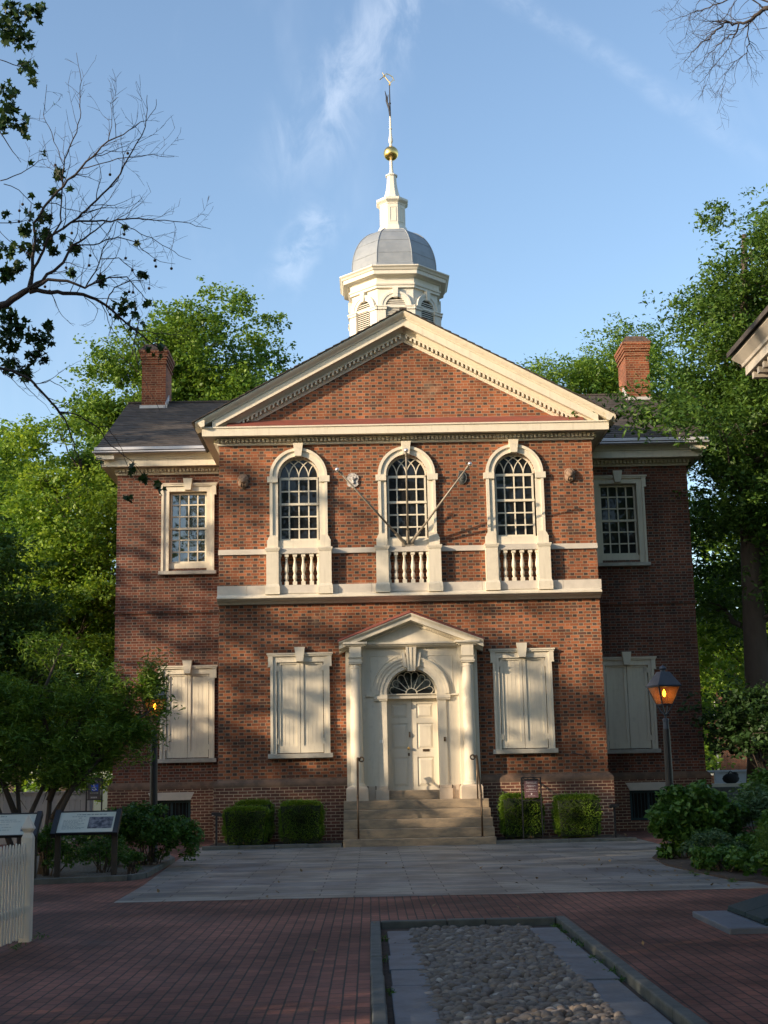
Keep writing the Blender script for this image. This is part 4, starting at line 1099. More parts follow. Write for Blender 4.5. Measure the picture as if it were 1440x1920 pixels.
# ================================================================== STREET LAMPS
def street_lamp(loc, label, rz):
    t = thing('street_lamp', label, 'street lamp', loc, rz, 'gas style lamps either side of the forecourt')
    p = MB(); p.lathe([(.10, 0), (.10, .25), (.085, .30), (.075, .9), (.062, 2.25), (.062, 2.27)], (0, 0), 16); p.build('post', IRON, t, smooth=False)
    c = MB(); c.lathe([(.052, 2.25), (.052, 2.40), (.058, 2.41), (.058, 2.45), (.035, 2.46)], (0, 0), 14); c.build('collar', LAMPR, t)
    y = MB(); y.tube([(0, 0, 2.44), (0, 0, 2.52)], .02, 8)
    for a in range(4):
        q = math.pi/4+a*math.pi/2; cx_, sx_ = math.cos(q), math.sin(q); y.tube([(0, 0, 2.50), (.09*cx_, .09*sx_, 2.60), (.15*cx_, .15*sx_, 2.70), (.155*cx_, .155*sx_, 2.72)], .012, 6)
    y.build('yoke', LAMPM, t)
    f = MB(); zb, zt_, ab, at = 2.71, 3.03, .105, .215
    cs = [(-1, -1), (1, -1), (1, 1), (-1, 1)]
    for sx_, sy_ in cs: f.tube([(sx_*ab, sy_*ab, zb), (sx_*at, sy_*at, zt_)], .013, 4)
    for z, r in ((zb, ab), (zt_, at)):
        pts = [(sx_*r, sy_*r, z) for sx_, sy_ in cs]
        for i in range(4): f.tube([pts[i], pts[(i+1) % 4]], .013, 4)
    f.box(-ab, ab, -ab, ab, zb-.012, zb)
    f.build('lantern_frame', LAMPM, t)
    h = MB(); h.frustum((0, 0), .235, .235, .245, .245, 3.03, 3.055); h.frustum((0, 0), .235, .235, .10, .10, 3.055, 3.285); h.frustum((0, 0), .10, .10, .085, .085, 3.285, 3.305)
    h.build('hood', LAMPR, t)
    q = MB(); q.lathe([(.045, 3.30), (.045, 3.34), (.06, 3.345), (.07, 3.365), (.06, 3.39), (.03, 3.41), (.008, 3.425)], (0, 0), 14); q.build('finial', LAMPR, t)
    for i in range(4):
        a, b_ = cs[i], cs[(i+1) % 4]; e = .985
        g_ = MB(); g_.add([(a[0]*ab*e, a[1]*ab*e, zb+.01), (b_[0]*ab*e, b_[1]*ab*e, zb+.01), (b_[0]*at*e, b_[1]*at*e, zt_-.01), (a[0]*at*e, a[1]*at*e, zt_-.01)], [(0, 1, 2, 3)])
        g_.build('glass_pane', AMBER, t)
    fl_ = MB(); fl_.lathe([(.004, 2.84), (.022, 2.87), (.032, 2.90), (.028, 2.935), (.012, 2.97), (.003, 2.99)], (0, 0), 10); fl_.build('flame', FLAME, t, smooth=True)
    bn = MB(); bn.tube([(0, 0, 2.71), (0, 0, 2.85)], .01, 6); bn.build('burner', LAMPM, t)
    L_ = bpy.data.lights.new('lamp_flame', 'POINT'); L_.energy = .5; L_.color = (1, .45, .10); L_.shadow_soft_size = .03
    lo_ = bpy.data.objects.new('flame_light', L_); link(lo_, t); lo_.location = (0, -.06, 2.92)
    return t
street_lamp((4.40, -7.3, 0), 'lit lamp post with dark hooded lantern standing before the right wing', R(16))
street_lamp((-5.05, -6.5, 0), 'lit lamp post half hidden by willowy leaves before the left wing', R(10))

# ================================================================== PATH LIGHTS
def pathlight(x, y, label, rz):
    t = thing('path_light', label, 'path light', (x, y, .05), rz, 'low path lights at the bed corners')
    MB().box(-.022, .022, -.022, .022, 0, .70).build('post', IRON, t)
    h = MB(); h.prism([(-.11, .70), (.11, .66), (.12, .70), (.08, .75), (-.10, .755)], 'Y', -.07, .07); h.build('hood', IRON, t)
    MB().box(-.09, -.03, -.045, .045, .685, .699).build('lens', SILV, t)
pathlight(-4.42, -1.72, 'small black path light beside the clipped box at the left', 0)
pathlight(4.36, -1.72, 'small black path light beside the clipped box at the right', R(180))

# ================================================================== SIGNS
def text(body, name, mat, parent, loc, size, rot=(R(90), 0, 0), align='CENTER'):
    c = bpy.data.curves.new(name, 'FONT'); c.body = body; c.size = size; c.align_x = align; c.extrude = .001; c.materials.append(mat)
    q = bpy.data.objects.new('tmp_text', c); COL.objects.link(q); me = bpy.data.meshes.new_from_object(q.evaluated_get(bpy.context.evaluated_depsgraph_get())); bpy.data.objects.remove(q)
    o = bpy.data.objects.new(name, me); link(o, parent); o.location = loc; o.rotation_euler = rot; return o
t = thing('information_sign', "maroon board headed Carpenters' Hall hanging in an iron frame", 'sign', (2.585, -1.35, .06))
f = MB()
for x in (-.215, .215): f.box(x-.013, x+.013, -.013, .013, 0, 1.36)
f.box(-.2, .2, -.011, .011, 1.34, 1.36); f.box(-.2, .2, -.011, .011, .845, .86)
for z in (.98, 1.27):
    for s in (-1, 1): f.box(min(s*.2, s*.15), max(s*.2, s*.15), -.006, .006, z, z+.012)
f.build('frame', IRON, t)
bo = MB().box(-.155, .155, -.016, .006, .91, 1.30).build('board', SIGNM, t)
h = MB(); h.box(-.16, .16, -.022, .01, 1.285, 1.32); h.tube([(-.07, -.005, 1.32), (-.07, -.005, 1.345)], .01, 6); h.tube([(.07, -.005, 1.32), (.07, -.005, 1.345)], .01, 6); h.build('top_bar', IRON, t)
text("Carpenters' Hall", 'lettering', SIGNT, bo, (0, -.018, 1.238), .036)
l = MB()
rng = random.Random(4)
for z, w in ((1.215, .12), (1.175, .09), (1.16, .11), (1.145, .07), (1.10, .06), (1.085, .12), (1.045, .12), (.945, .08)):
    x = -w
    while x < w-.01:
        q = min(rng.uniform(.012, .035), w-x); l.box(x, x+q, -.0175, -.016, z, z+.006); x += q+.007
    l.build('text_line', SIGNT, bo); l = MB()
l.prism([(0, .968), (.022, .99), (0, 1.012), (-.022, .99)], 'Y', -.0175, -.016)
l.build('diamond_mark', SIGNT, bo)

t = thing('access_sign', 'brown sign with blue wheelchair symbol in front of the grey fence', 'sign', (-7.66, 1.0, 0))
f = MB()
for x in (-.185, .185): f.box(x-.016, x+.016, -.016, .016, 0, 1.63)
f.box(-.17, .17, -.012, .012, 1.575, 1.60); f.box(-.17, .17, -.012, .012, 1.08, 1.10); f.build('frame', IRON, t)
bo = MB().box(-.155, .155, -.012, .008, 1.10, 1.575).build('board', SIGNG, t)
MB().box(-.075, .095, -.016, -.012, 1.29, 1.46).build('symbol_panel', BLUE, bo)
s_ = MB(); y_ = -.019
s_.ball((-.005, y_, 1.442), .014, 10, (1, .2, 1)); s_.tube([(-.005, y_, 1.425), (-.002, y_, 1.37), (.03, y_, 1.37), (.05, y_, 1.325), (.065, y_, 1.33)], .008, 5); s_.tube([(-.003, y_, 1.40), (.028, y_, 1.40)], .006, 5)
s_.tube([(.0+.04*math.cos(a), y_, 1.352+.04*math.sin(a)) for a in [R(120)+R(235)*i/18 for i in range(19)]], .007, 5)
s_.build('wheelchair_symbol', SIGNT, bo)
l = MB()
for z, w in ((1.525, .09), (1.50, .07), (1.245, .10), (1.15, .08), (1.13, .08)):
    x = -w
    while x < w-.01:
        q = min(rng.uniform(.012, .035), w-x); l.box(x, x+q, -.0135, -.012, z, z+.009); x += q+.007
    l.build('text_line', SIGNT, bo); l = MB()

def wayside(loc, label, layout, rz=0):
    t = thing('wayside_panel', label, 'information panel', loc, rz, 'tilted information panels in the left bed')
    tl = R(42); cs_, sn_ = math.cos(tl), math.sin(tl)
    def P(x, v, h): return (x, v*cs_-h*sn_, .86+v*sn_+h*cs_)
    def slab(mb, x0, x1, v0, v1, h0, h1):
        mb.add([P(x0, v0, h0), P(x1, v0, h0), P(x1, v1, h0), P(x0, v1, h0), P(x0, v0, h1), P(x1, v0, h1), P(x1, v1, h1), P(x0, v1, h1)], [(0, 3, 2, 1), (4, 5, 6, 7), (0, 1, 5, 4), (1, 2, 6, 5), (2, 3, 7, 6), (3, 0, 4, 7)])
    for s in (-1, 1):
        MB().box(s*.455-.045, s*.455+.045, -.03, .03, -.02, .80).build('leg', IRON, t)
        e = MB(); a, b_ = sorted((s*.455, s*.535)); slab(e, a, b_, -.27, .27, -.06, .035); e.build('end_bracket', IRON, t)
    b_ = MB(); slab(b_, -.455, .455, -.25, .25, -.03, -.004); slab(b_, -.455, .455, -.25, -.235, -.0041, .02); slab(b_, -.455, .455, .235, .25, -.0041, .02); tray = b_.build('tray', IRON, t)
    p = MB(); slab(p, -.452, .452, -.234, .234, -.003, .006); pa = p.build('panel', PANEL, t)
    pc = MB(); ik = MB()
    if layout == 1:
        slab(pc, .03, .42, -.14, .12, .0065, .008)
        bars = [(.165, -.18, .30, .02), (.125, -.25, -.02, .012), (.09, -.14, -.09, .014)]+[(.05-.028*i, -.38, -.02-.05*(i % 3), .009) for i in range(8)]
    else:
        slab(pc, .26, .42, -.15, -.05, .0065, .008); slab(pc, -.44, -.30, .02, .10, .0065, .008)
        bars = [(.175, -.40, -.02, .02), (.10, -.28, .15, .01), (.06, -.2, .22, .008), (.0, -.1, .05, .008), (-.06, -.05, .10, .008), (-.12, -.3, .1, .008)]
    pc.build('picture', PICT, pa)
    for v_, x0, x1, h in bars:
        x = x0
        while x < x1-.01:
            q = min(rng.uniform(.02, .07), x1-x); slab(ik, x, x+q, v_, v_+h, .0065, .0078); x += q+.012
        ik.build('text_line', INK, pa); ik = MB()
wayside((-5.615, -9.75, .04), 'tilted information panel with a dark picture at its right half', 1)
wayside((-6.80, -10.2, .04), 'tilted information panel partly behind the white picket fence post', 2)

# ================================================================== FENCES
t = thing('picket_fence', 'white painted picket fence with a pointed gatepost', 'fence', (-4.52, -17.95, 0), math.atan2(-1, -.042)-math.atan2(0, 1))
c = MB(); c.box(-.055, .055, -.055, .055, 0, 1.02); c.frustum((0, 0), .055, .055, .035, .035, 1.02, 1.075); c.frustum((0, 0), .035, .035, .06, .06, 1.075, 1.115); c.frustum((0, 0), .06, .06, .003, .003, 1.115, 1.255)
c.build('post', WHITEP, t, bevel=.004)
for z in (.28, .80): MB().box(.05, 5.2, -.05, -.008, z, z+.07).build('rail', WHITEP, t)
pk0 = None
for i in range(52):
    if pk0 is None:
        p = MB(); p.prism([(-.026, .05), (.026, .05), (.026, .93), (.016, .965), (0, .98), (-.016, .965), (-.026, .93)], 'Y', -.005, .006); pk0 = p.build('picket', WHITEP, t)
    else:
        c = pk0.copy(); COL.objects.link(c); c.parent = t; c.location.x = 0
    (pk0 if i == 0 else c).location = (.105+.098*i, 0, rng.uniform(-.006, .006))

def board_fence(name, x0, x1, y, h, mat, label, kind='fence'):
    t = thing(name, label, kind, ((x0+x1)/2, y, 0)); hw_ = (x1-x0)/2
    b_ = MB(); x = -hw_
    while x < hw_-.02:
        w = min(.14, hw_-x); b_.box(x+.003, x+w-.003, -.012+rng.uniform(-.002, .002), .012, .0, h-.06); x += w
    b_.build('boards', mat, t)
    c = MB(); c.box(-hw_, hw_, -.07, .07, h-.03, h); c.box(-hw_, hw_, -.04, .04, h-.075, h-.031); c.box(-hw_, hw_, -.028, -.012, h-.22, h-.14); c.build('cap_rail', mat, t)
    n = int((x1-x0)/2.4)+1
    for i in range(n+1):
        xx = -hw_+2*hw_*i/n; MB().box(xx-.05, xx+.05, .0125, .11, 0, h-.076).build('post', mat, t)
board_fence('board_fence', -14, -8.15, 3.0, 1.29, GREYW, 'pale grey board fence with capped top left of the hall')
board_fence('board_fence', 7.85, 12.5, 4.0, 1.03, GREYW2, 'dark slate board fence right of the hall')

# white table with a black bag on it, beyond the right fence
t = thing('white_table', 'white draped table standing beyond the slate fence', 'table', (10.95, 14, 0))
MB().box(-.75, .85, -.4, .4, 1.36, 1.42).build('tabletop', WHITEC, t)
c = MB(); c.box(-.45, -.32, -.35, -.2, 0, 1.36); c.box(-.30, .80, -.25, -.2, .8, 1.36); c.build('drape', WHITEC, t)
b_ = MB(); b_.ball((0, 0, .17), .22, 12, (1.3, .8, .8)); b_.ball((.15, .02, .27), .12, 10); b_.tube([(-.1, 0, .3), (0, 0, .42), (.1, 0, .32)], .02, 6)
o = b_.build('bag', BAGM, smooth=True, loc=(10.75, 12.6, .98)); tag(o, 'black bag lying on the ledge before the white table', 'bag')
c = MB(); c.box(-1.0, 1.2, -.3, .3, .0, 1.0); o = c.build('stone_ledge', STONE, loc=(10.75, 12.6, .0)); tag(o, 'low pale stone ledge beyond the slate fence', 'ledge')

# ================================================================== CELLAR HATCH
t = thing('cellar_hatch', 'sloping dark green cellar doors on a grey stone curb', 'cellar hatch', (3.4, -17.85, 0))
c = MB(); c.prism([(-.98, -.82), (-.62, -.80), (1.19, -.72), (1.19, .80), (-.96, .80)], 'Z', -.02, .06); c.build('curb', HATCHS, t, bevel=.012)
for y0, y1 in ((-.66, -.01), (.01, .68)):
    l = MB(); x0, x1, z0, z1 = -.60, 1.18, .07, .56
    def sl(u_, y, h): return (x0+(x1-x0)*u_, y, z0+(z1-z0)*u_+h)
    l.add([sl(0, y0, 0), sl(1, y0, 0), sl(1, y1, 0), sl(0, y1, 0), sl(0, y0, .05), sl(1, y0, .05), sl(1, y1, .05), sl(0, y1, .05)], [(0, 3, 2, 1), (4, 5, 6, 7), (0, 1, 5, 4), (1, 2, 6, 5), (2, 3, 7, 6), (3, 0, 4, 7)])
    l.build('hatch_leaf', HATCHM, t, bevel=.006)
for y in (-.70, .70): MB().prism([(-.60, .055), (1.18, .055), (1.18, .55), (-.60, .08)], 'Y', y-.02, y+.02).build('cheek', HATCHM, t)

# ================================================================== NEIGHBOURING HOUSE (right)
nh = thing('brick_house', 'neighbouring brick house with bracketed pale cornice at the right edge', 'house', (8.6, -22.5, 0))
HX, HY0, HY1, HZ = -4.0, -10.0, 7.75, 6.90         # local
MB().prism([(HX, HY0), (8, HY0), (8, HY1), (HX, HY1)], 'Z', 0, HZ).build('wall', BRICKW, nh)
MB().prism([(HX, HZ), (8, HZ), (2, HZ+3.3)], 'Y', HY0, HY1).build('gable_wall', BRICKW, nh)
c = MB()
pf = [(0, HZ-.34), (.03, HZ-.34), (.03, HZ-.22), (.06, HZ-.20), (.06, HZ-.08), (.12, HZ-.06), (.36, HZ-.06), (.36, HZ+.06), (.39, HZ+.07), (.40, HZ+.11), (.46, HZ+.17), (.50, HZ+.21), (.50, HZ+.25), (0, HZ+.25)]
c.molding([(2.5, HY1), (HX, HY1), (HX, HY0)][::1], [(-a, b_) for a, b_ in pf][::1] if False else pf)
c.build('cornice', SHADEP, nh)
y = HY1+.20
while y > HY0:
    MB().box(HX-.32, HX-.05, y-.09, y, HZ-.155, HZ-.062).build('bracket', SHADEP, nh); y -= .24
r_ = MB()
r_.add([(HX-.56, HY0, HZ+.24), (HX-.56, HY1+.52, HZ+.24), (2, HY1+.52, HZ+3.6), (2, HY0, HZ+3.6), (HX-.56, HY0, HZ+.31), (HX-.56, HY1+.52, HZ+.31), (2, HY1+.52, HZ+3.68), (2, HY0, HZ+3.68)], [(0, 3, 2, 1), (4, 5, 6, 7), (0, 1, 5, 4), (1, 2, 6, 5), (2, 3, 7, 6), (3, 0, 4, 7)])
r_.add([(8.5, HY0, HZ+.24), (8.5, HY1+.52, HZ+.24), (2, HY1+.52, HZ+3.6), (2, HY0, HZ+3.6), (8.5, HY0, HZ+.31), (8.5, HY1+.52, HZ+.31), (2, HY1+.52, HZ+3.68), (2, HY0, HZ+3.68)], [(0, 3, 2, 1), (4, 5, 6, 7), (0, 1, 5, 4), (1, 2, 6, 5), (2, 3, 7, 6), (3, 0, 4, 7)])
r_.build('roof', SHING, nh)
for y in (-7, -3.5, 0, 4.5):
    for z in (1.2, 4.1):
        w = MB(); w.box(HX-.05, HX+.02, y-.55, y-.45, z, z+1.7); w.box(HX-.05, HX+.02, y+.45, y+.55, z, z+1.7); w.box(HX-.05, HX+.02, y-.45, y+.45, z+1.6, z+1.7); w.box(HX-.08, HX+.02, y-.6, y+.6, z-.08, z)
        wo_ = w.build('window', WHITEP, nh); MB().box(HX-.012, HX-.006, y-.45, y+.45, z, z+1.6).build('pane', GLASS, wo_)

# ================================================================== FOLIAGE
def leaf_mesh(name, pts, size, mat, seed, aspect=.5, droop=0., up=.6, var=.35, fold=.18, out=None, tbias=None):
    """folded four-point leaves; pts (n,3)"""
    r = np.random.default_rng(seed); n = len(pts)
    ax = r.normal(size=(n, 3)); ax[:, 2] = ax[:, 2]*.6-droop
    if out is not None: ax += out*.8
    ax /= np.linalg.norm(ax, axis=1)[:, None]+1e-9
    nn = r.normal(size=(n, 3)); nn[:, 2] = np.abs(nn[:, 2])*.6+up
    if out is not None: nn += out*.7
    sd = np.cross(nn, ax); sd /= np.linalg.norm(sd, axis=1)[:, None]+1e-9
    nn = np.cross(ax, sd)
    L = (size*(1+r.uniform(-var, var, n)))[:, None]; Wd = L*aspect*.5
    V = np.empty((n, 4, 3)); V[:, 0] = pts-ax*L*.5; V[:, 2] = pts+ax*L*.5
    mid = pts-ax*L*.04+nn*L*fold*.5
    V[:, 1] = mid+sd*Wd; V[:, 3] = mid-sd*Wd
    F = np.arange(n*4).reshape(n, 4)
    t = np.clip(r.normal(.45, .27, n)+(0 if tbias is None else tbias), 0, 1)
    return np_mesh(name, V.reshape(-1, 3), F, mat, t)

def in_clump(r, n, c, rad, flat=.75, shell=.45):
    d = r.normal(size=(n, 3)); d /= np.linalg.norm(d, axis=1)[:, None]
    q = r.uniform(0, 1, n)**shell
    return c+d*(q[:, None])*rad*np.array([1, 1, flat])

def tree(name, label, loc, crown, nclump, crad, nleaf, lsize, mat, seed, trunk_r=.3, bark=BARKD, aspect=.62, group='broadleaf trees around the hall', limbs=26, split=.3, topz=None, densz=None, flat=.75, droop=.15, shell=.42, lean=(0, 0)):
    """crown: ellipsoids (x,y,z,rx,ry,rz) relative to loc"""
    r = np.random.default_rng(seed); t = thing(name, label, 'tree', loc, 0, group)
    E = np.array(crown, float); vol = E[:, 3]*E[:, 4]*E[:, 5]; vol = vol/vol.sum()
    cs = []
    while len(cs) < nclump:
        e = E[r.choice(len(E), p=vol)]
        d = r.normal(size=3); d /= np.linalg.norm(d)
        p = e[:3]+d*e[3:]*r.uniform(.35, 1.0)**.6
        if densz is not None and r.random() > np.interp(p[2], densz[0], densz[1]): continue
        cs.append(p)
    cs = np.array(cs); rad = crad*r.uniform(.6, 1.35, nclump)
    w = rad**2.4; cnt = np.maximum(8, (nleaf*w/w.sum()).astype(int))
    P, TB, OU = [], [], []
    ctr = E[:, :3].mean(0)
    for c, q, k in zip(cs, rad, cnt):
        sc3 = np.array([r.uniform(.7, 1.35), r.uniform(.7, 1.35), r.uniform(.45, .9)])
        gp = r.normal(0, .46, (k, 3)); ln3 = np.linalg.norm(gp, axis=1); gp *= np.where(ln3 > 1.25, 1.25/ln3, 1)[:, None]
        # sub-sprays inside the clump
        ns_ = max(3, int(k/28)); sp_ = r.normal(0, .55, (ns_, 3)); wi = r.integers(0, ns_, k); sel = r.random(k) < .62
        gp[sel] = sp_[wi[sel]]+r.normal(0, .15, (sel.sum(), 3))
        pts = c+gp*q*sc3; P.append(pts); TB.append(np.full(k, r.normal(0, .16)))
        o = (pts-c); o /= np.linalg.norm(o, axis=1)[:, None]+1e-9; OU.append(o)
    # loose leaves between clumps
    P = np.concatenate(P); TB = np.concatenate(TB); OU = np.concatenate(OU)
    me = leaf_mesh('crown', P, lsize, mat, seed+1, aspect, droop, .55, out=OU*.6, tbias=TB)
    link(bpy.data.objects.new('crown', me), t)
    tb = MB(); top = topz or (E[:, 2]+E[:, 5]*.5).max(); zb = (E[:, 2]-E[:, 5]).min()
    pts, rr = [], []
    for i in range(10):
        q = i/9; pts.append((lean[0]*q+ctr[0]*q*.6+.25*math.sin(q*5+seed)*trunk_r, lean[1]*q+ctr[1]*q*.6+.25*math.cos(q*4+seed)*trunk_r, top*q)); rr.append(trunk_r*(1.25 if i == 0 else 1)*(1-.82*q))
    tb.tube(pts, rr, 10); TP = np.array(pts)
    idx = r.permutation(nclump)[:limbs]
    for i in idx:
        c = cs[i]; hz = max(zb*.55, min(c[2]-.25*np.linalg.norm(c[:2])-r.uniform(.3, 1.2), top*.95)); hz = max(hz, top*split*.8)
        s = np.array([np.interp(hz, TP[:, 2], TP[:, k]) for k in range(3)])
        mid = s*.45+c*.55+np.array([0, 0, -.12*np.linalg.norm(c-s)])+r.normal(0, .12, 3)
        dist_ = np.linalg.norm(c-s)
        r0 = trunk_r*.42*(1-.6*hz/top)*(1 if dist_ < 3.2 else .5)
        if dist_ > 4.2: continue
        q1 = s*.75+mid*.25+r.normal(0, .06, 3)
        tb.tube([s, q1, mid, mid*.4+c*.6+r.normal(0, .1, 3), c], [r0, r0*.8, r0*.55, r0*.35, r0*.15], 6)
        for k in range(3):
            e = c+r.normal(0, .55, 3)*rad[i]; tb.tube([mid*.4+c*.6, (c+e)/2+r.normal(0, .08, 3), e], [r0*.28, r0*.2, r0*.07], 4)
    tb.build('trunk', bark, t, smooth=True)
    return t

t = thing('far_house', 'far brown brick house seen under the trees at the right', 'house', (22, 48, 0))
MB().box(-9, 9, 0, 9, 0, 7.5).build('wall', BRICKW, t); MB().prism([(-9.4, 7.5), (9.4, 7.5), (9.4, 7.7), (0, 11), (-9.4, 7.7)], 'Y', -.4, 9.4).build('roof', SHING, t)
for x in (-6.5, -3.2, 0, 3.2, 6.5):
    for z in (1.0, 4.2):
        w = MB(); w.box(x-.6, x+.6, -.06, .02, z, z+1.8); wo_ = w.build('window', WHITEP, t); MB().box(x-.48, x+.48, -.075, -.065, z+.12, z+1.68).build('pane', GLASS, wo_)
# trees behind and beside the hall
tree('plane_tree', 'tall plane tree behind the left chimney with sky showing at its edges', (-9.2, 28, 0),
     [(-2.2, 0, 18.8, 3.1, 3.2, 3.9), (1.0, 0, 21.0, 2.7, 3, 4.1), (3.2, 0, 19.6, 1.6, 2, 3.7), (.4, 0, 16.6, 4.5, 3.5, 3.4), (-4.2, 0, 17.0, 1.5, 2, 1.8), (-6.2, 0, 13.5, 2.4, 2, 2.4)], 170, .95, 88000, .175, LF_BACK, 21, .42, BARKP, topz=20, limbs=46)
tree('maple_tree', 'bright maple close beside the left wing', (-10.6, 11.5, 0),
     [(0, 0, 9.2, 2.3, 2.4, 3.6), (.6, -1, 5.0, 2.6, 2.4, 3.2), (-.7, 0, 12.0, 1.6, 1.6, 1.9), (1.3, -1.5, 2.8, 1.6, 1.5, 1.8)], 165, .75, 84000, .135, LF_MID, 22, .26, BARKD, topz=12, limbs=40)
tree('maple_tree', 'sunlit maple at the left with its top against the sky', (-15.6, 16, 0),
     [(0, 0, 10.8, 2.6, 2.6, 4.0), (.9, 0, 6.5, 2.6, 2.6, 3.6), (-1.4, 0, 12.4, 1.7, 2, 2.6)], 140, .85, 64000, .15, LF_MID, 23, .28, BARKD, topz=13, limbs=40)
tree('maple_tree', 'shaded lower maple filling the left edge behind the fence', (-11.9, 4.2, 0),
     [(0, 0, 5.4, 2.6, 2.2, 3.2), (-.6, 0, 8.0, 1.6, 1.6, 2.2), (1.6, .6, 3.4, 1.9, 1.6, 1.7)], 110, .7, 52000, .12, LF_DARK, 24, .2, BARKD, topz=8.5, limbs=36)
tree('maple_tree', 'distant pale maple at the far left horizon', (-22, 34, 0), [(0, 0, 14.5, 5.0, 4, 5.0), (5, 0, 12.5, 4, 4, 5)], 90, 1.3, 26000, .3, LF_MID, 25, .4, BARKD, topz=17, limbs=26)
tree('oak_tree', 'round topped tree behind the right rake of the pediment', (9.6, 31, 0),
     [(-.7, 0, 18.2, 2.6, 2.6, 3.2), (2.2, 0, 19.2, 2.8, 3, 3.7), (.4, 0, 15.8, 4.0, 3, 2.8)], 150, .95, 72000, .19, LF_BACK, 26, .4, BARKD, topz=18, limbs=36, aspect=.42)
tree('oak_tree', 'large oak with stout forking trunk shading the right wing', (9.35, 4.6, 0),
     [(2.9, .2, 13.4, 4.6, 3.6, 5.4), (5.4, 0, 16.2, 4.0, 3, 3.6), (1.2, .2, 14.6, 1.9, 1.9, 2.2), (-.4, 0, 9.9, 1.9, 2.0, 2.3), (3.4, -.3, 8.3, 3.4, 2.6, 2.4), (.4, .5, 12.6, 1.8, 2, 2.4), (-2.7, -4.4, 10.2, 1.3, .9, .85), (-1.5, -3.2, 10.9, 1.3, 1.2, 1.0), (-.6, -1.8, 11.2, 1.4, 1.4, 1.4), (1.5, 1.0, 5.4, 2.4, 1.6, 1.8), (.9, -1.5, 10.2, 1.9, 1.5, 2.4), (1.0, -1.2, 7.6, 1.7, 1.3, 1.6)], 320, .85, 185000, .15, LF_OAK, 27, .42, BARKD, topz=16.5, limbs=85, aspect=.42, split=.22)
tree('oak_tree', 'bright backlit tree seen beneath the right oak', (15, 19, 0), [(0, 0, 7.5, 4.2, 3, 4.6), (-2.8, 0, 4.6, 2.6, 2, 3.0), (3, 0, 10, 3.5, 3, 4)], 95, 1.0, 36000, .2, LF_MID, 28, .3, BARKD, topz=10, limbs=26)
tree('oak_tree', 'tall dense tree filling the space behind the big oak', (14.2, 13, 0), [(0, 0, 11.0, 3.6, 3, 4.6), (-2.6, 0, 8.5, 2.4, 2, 3.6), (1.8, 0, 15.2, 3.4, 3, 3.2)], 120, .95, 46000, .2, LF_DARK, 35, .3, BARKD, topz=14, limbs=30, aspect=.42)
tree('oak_tree', 'dark small tree in front of the slate fence', (8.75, 1.6, 0), [(0, 0, 2.5, 1.1, .9, .9), (1.0, .2, 2.9, 1.1, 1.0, .8)], 44, .5, 13000, .12, LF_FG, 29, .14, BARKD, topz=3.3, limbs=20)  # dark leaf colour stands in for shade on this tree
tree('maple_tree', 'far tree closing the gap beyond the white table', (20, 36, 0), [(0, 0, 9, 6, 4, 7.0), (-6, 2, 6, 5, 3, 5)], 80, 1.5, 20000, .32, LF_MID, 30, .4, BARKD, topz=12, limbs=20)
tree('maple_tree', 'far tree closing the gap beyond the grey fence', (-16.5, 27, 0), [(0, 0, 6.5, 5, 3, 6.2), (5.5, 2, 5, 4, 3, 4.5)], 80, 1.4, 20000, .3, LF_MID, 31, .4, BARKD, topz=9, limbs=20)

# trees of the garden to the east, outside the picture: they shade the forecourt
SH = Vector((-.883, -.469)); SN = Vector((.469, -.883))
def shade(perp, dist, h, seed, n=9000, dens=None, r=3.4, label=''):
    p = SH*dist+SN*perp
    tree('garden_tree', label, (p.x, p.y, 0), [(0, 0, h*.62, r, r, h*.36), (0, 0, h*.32, r*1.05, r, h*.27)], 120, 1.15, n, .36, LF_MID, seed, .3, BARKD, topz=h*.8, limbs=18, densz=dens, group='garden trees left of the forecourt, out of view')
TOPD = ([8.2, 9.4, 11.0, 12.0, 13.8], [1, .42, .3, .6, .5])
TOPL = ([8.2, 9.4, 11.0, 12.0, 13.5, 17.5], [1, .42, .34, .6, .4, .3])
shade(-9.6, 27, 24, 101, 26000, label='tall garden tree nearest the left wing, out of view')
shade(-4.8, 29, 17.6, 102, 12000, TOPL, label='garden tree in the row left of the forecourt, second from the hall')
shade(.5, 27, 13.8, 103, 10500, TOPD, label='garden tree in the row left of the forecourt, third from the hall')
shade(6.0, 28, 12.8, 104, 14000, label='garden tree in the row left of the forecourt, fourth from the hall')
shade(11.5, 27, 12.8, 105, 14000, label='garden tree in the row left of the forecourt, fifth from the hall')
shade(17, 26, 12.8, 106, 18000, label='garden tree in the row left of the forecourt, sixth from the hall')
shade(22.5, 24, 12.8, 107, 18000, label='garden tree in the row left of the forecourt, seventh from the hall')
for i_, (x_, y_, h_) in enumerate([(-20, -46, 24), (-9, -50, 29), (1, -48, 29), (11, -50, 30), (22, -45, 26), (16, -33, 17), (14.5, -7.5, 17)]):  # added out of view to block sky light and darken window reflections
    tree('street_tree', ['broad street tree behind the viewer, first of the row', 'tall street tree behind the viewer, second of the row', 'street tree straight behind the viewer', 'tall street tree behind the viewer, fourth of the row', 'broad street tree behind the viewer, last of the row', 'yard tree beyond the brick house', 'broad yard tree right of the forecourt, out of view'][i_], (x_, y_, 0), [(0, 0, h_*.64, 5.2, 4.2, h_*.34), (0, 0, h_*.36, 4.8, 4, h_*.2)], 130, 1.6, 9000, .5, LF_DARK, 120+i_, .4, BARKD, topz=h_*.8, limbs=22, group='street trees behind the viewer')

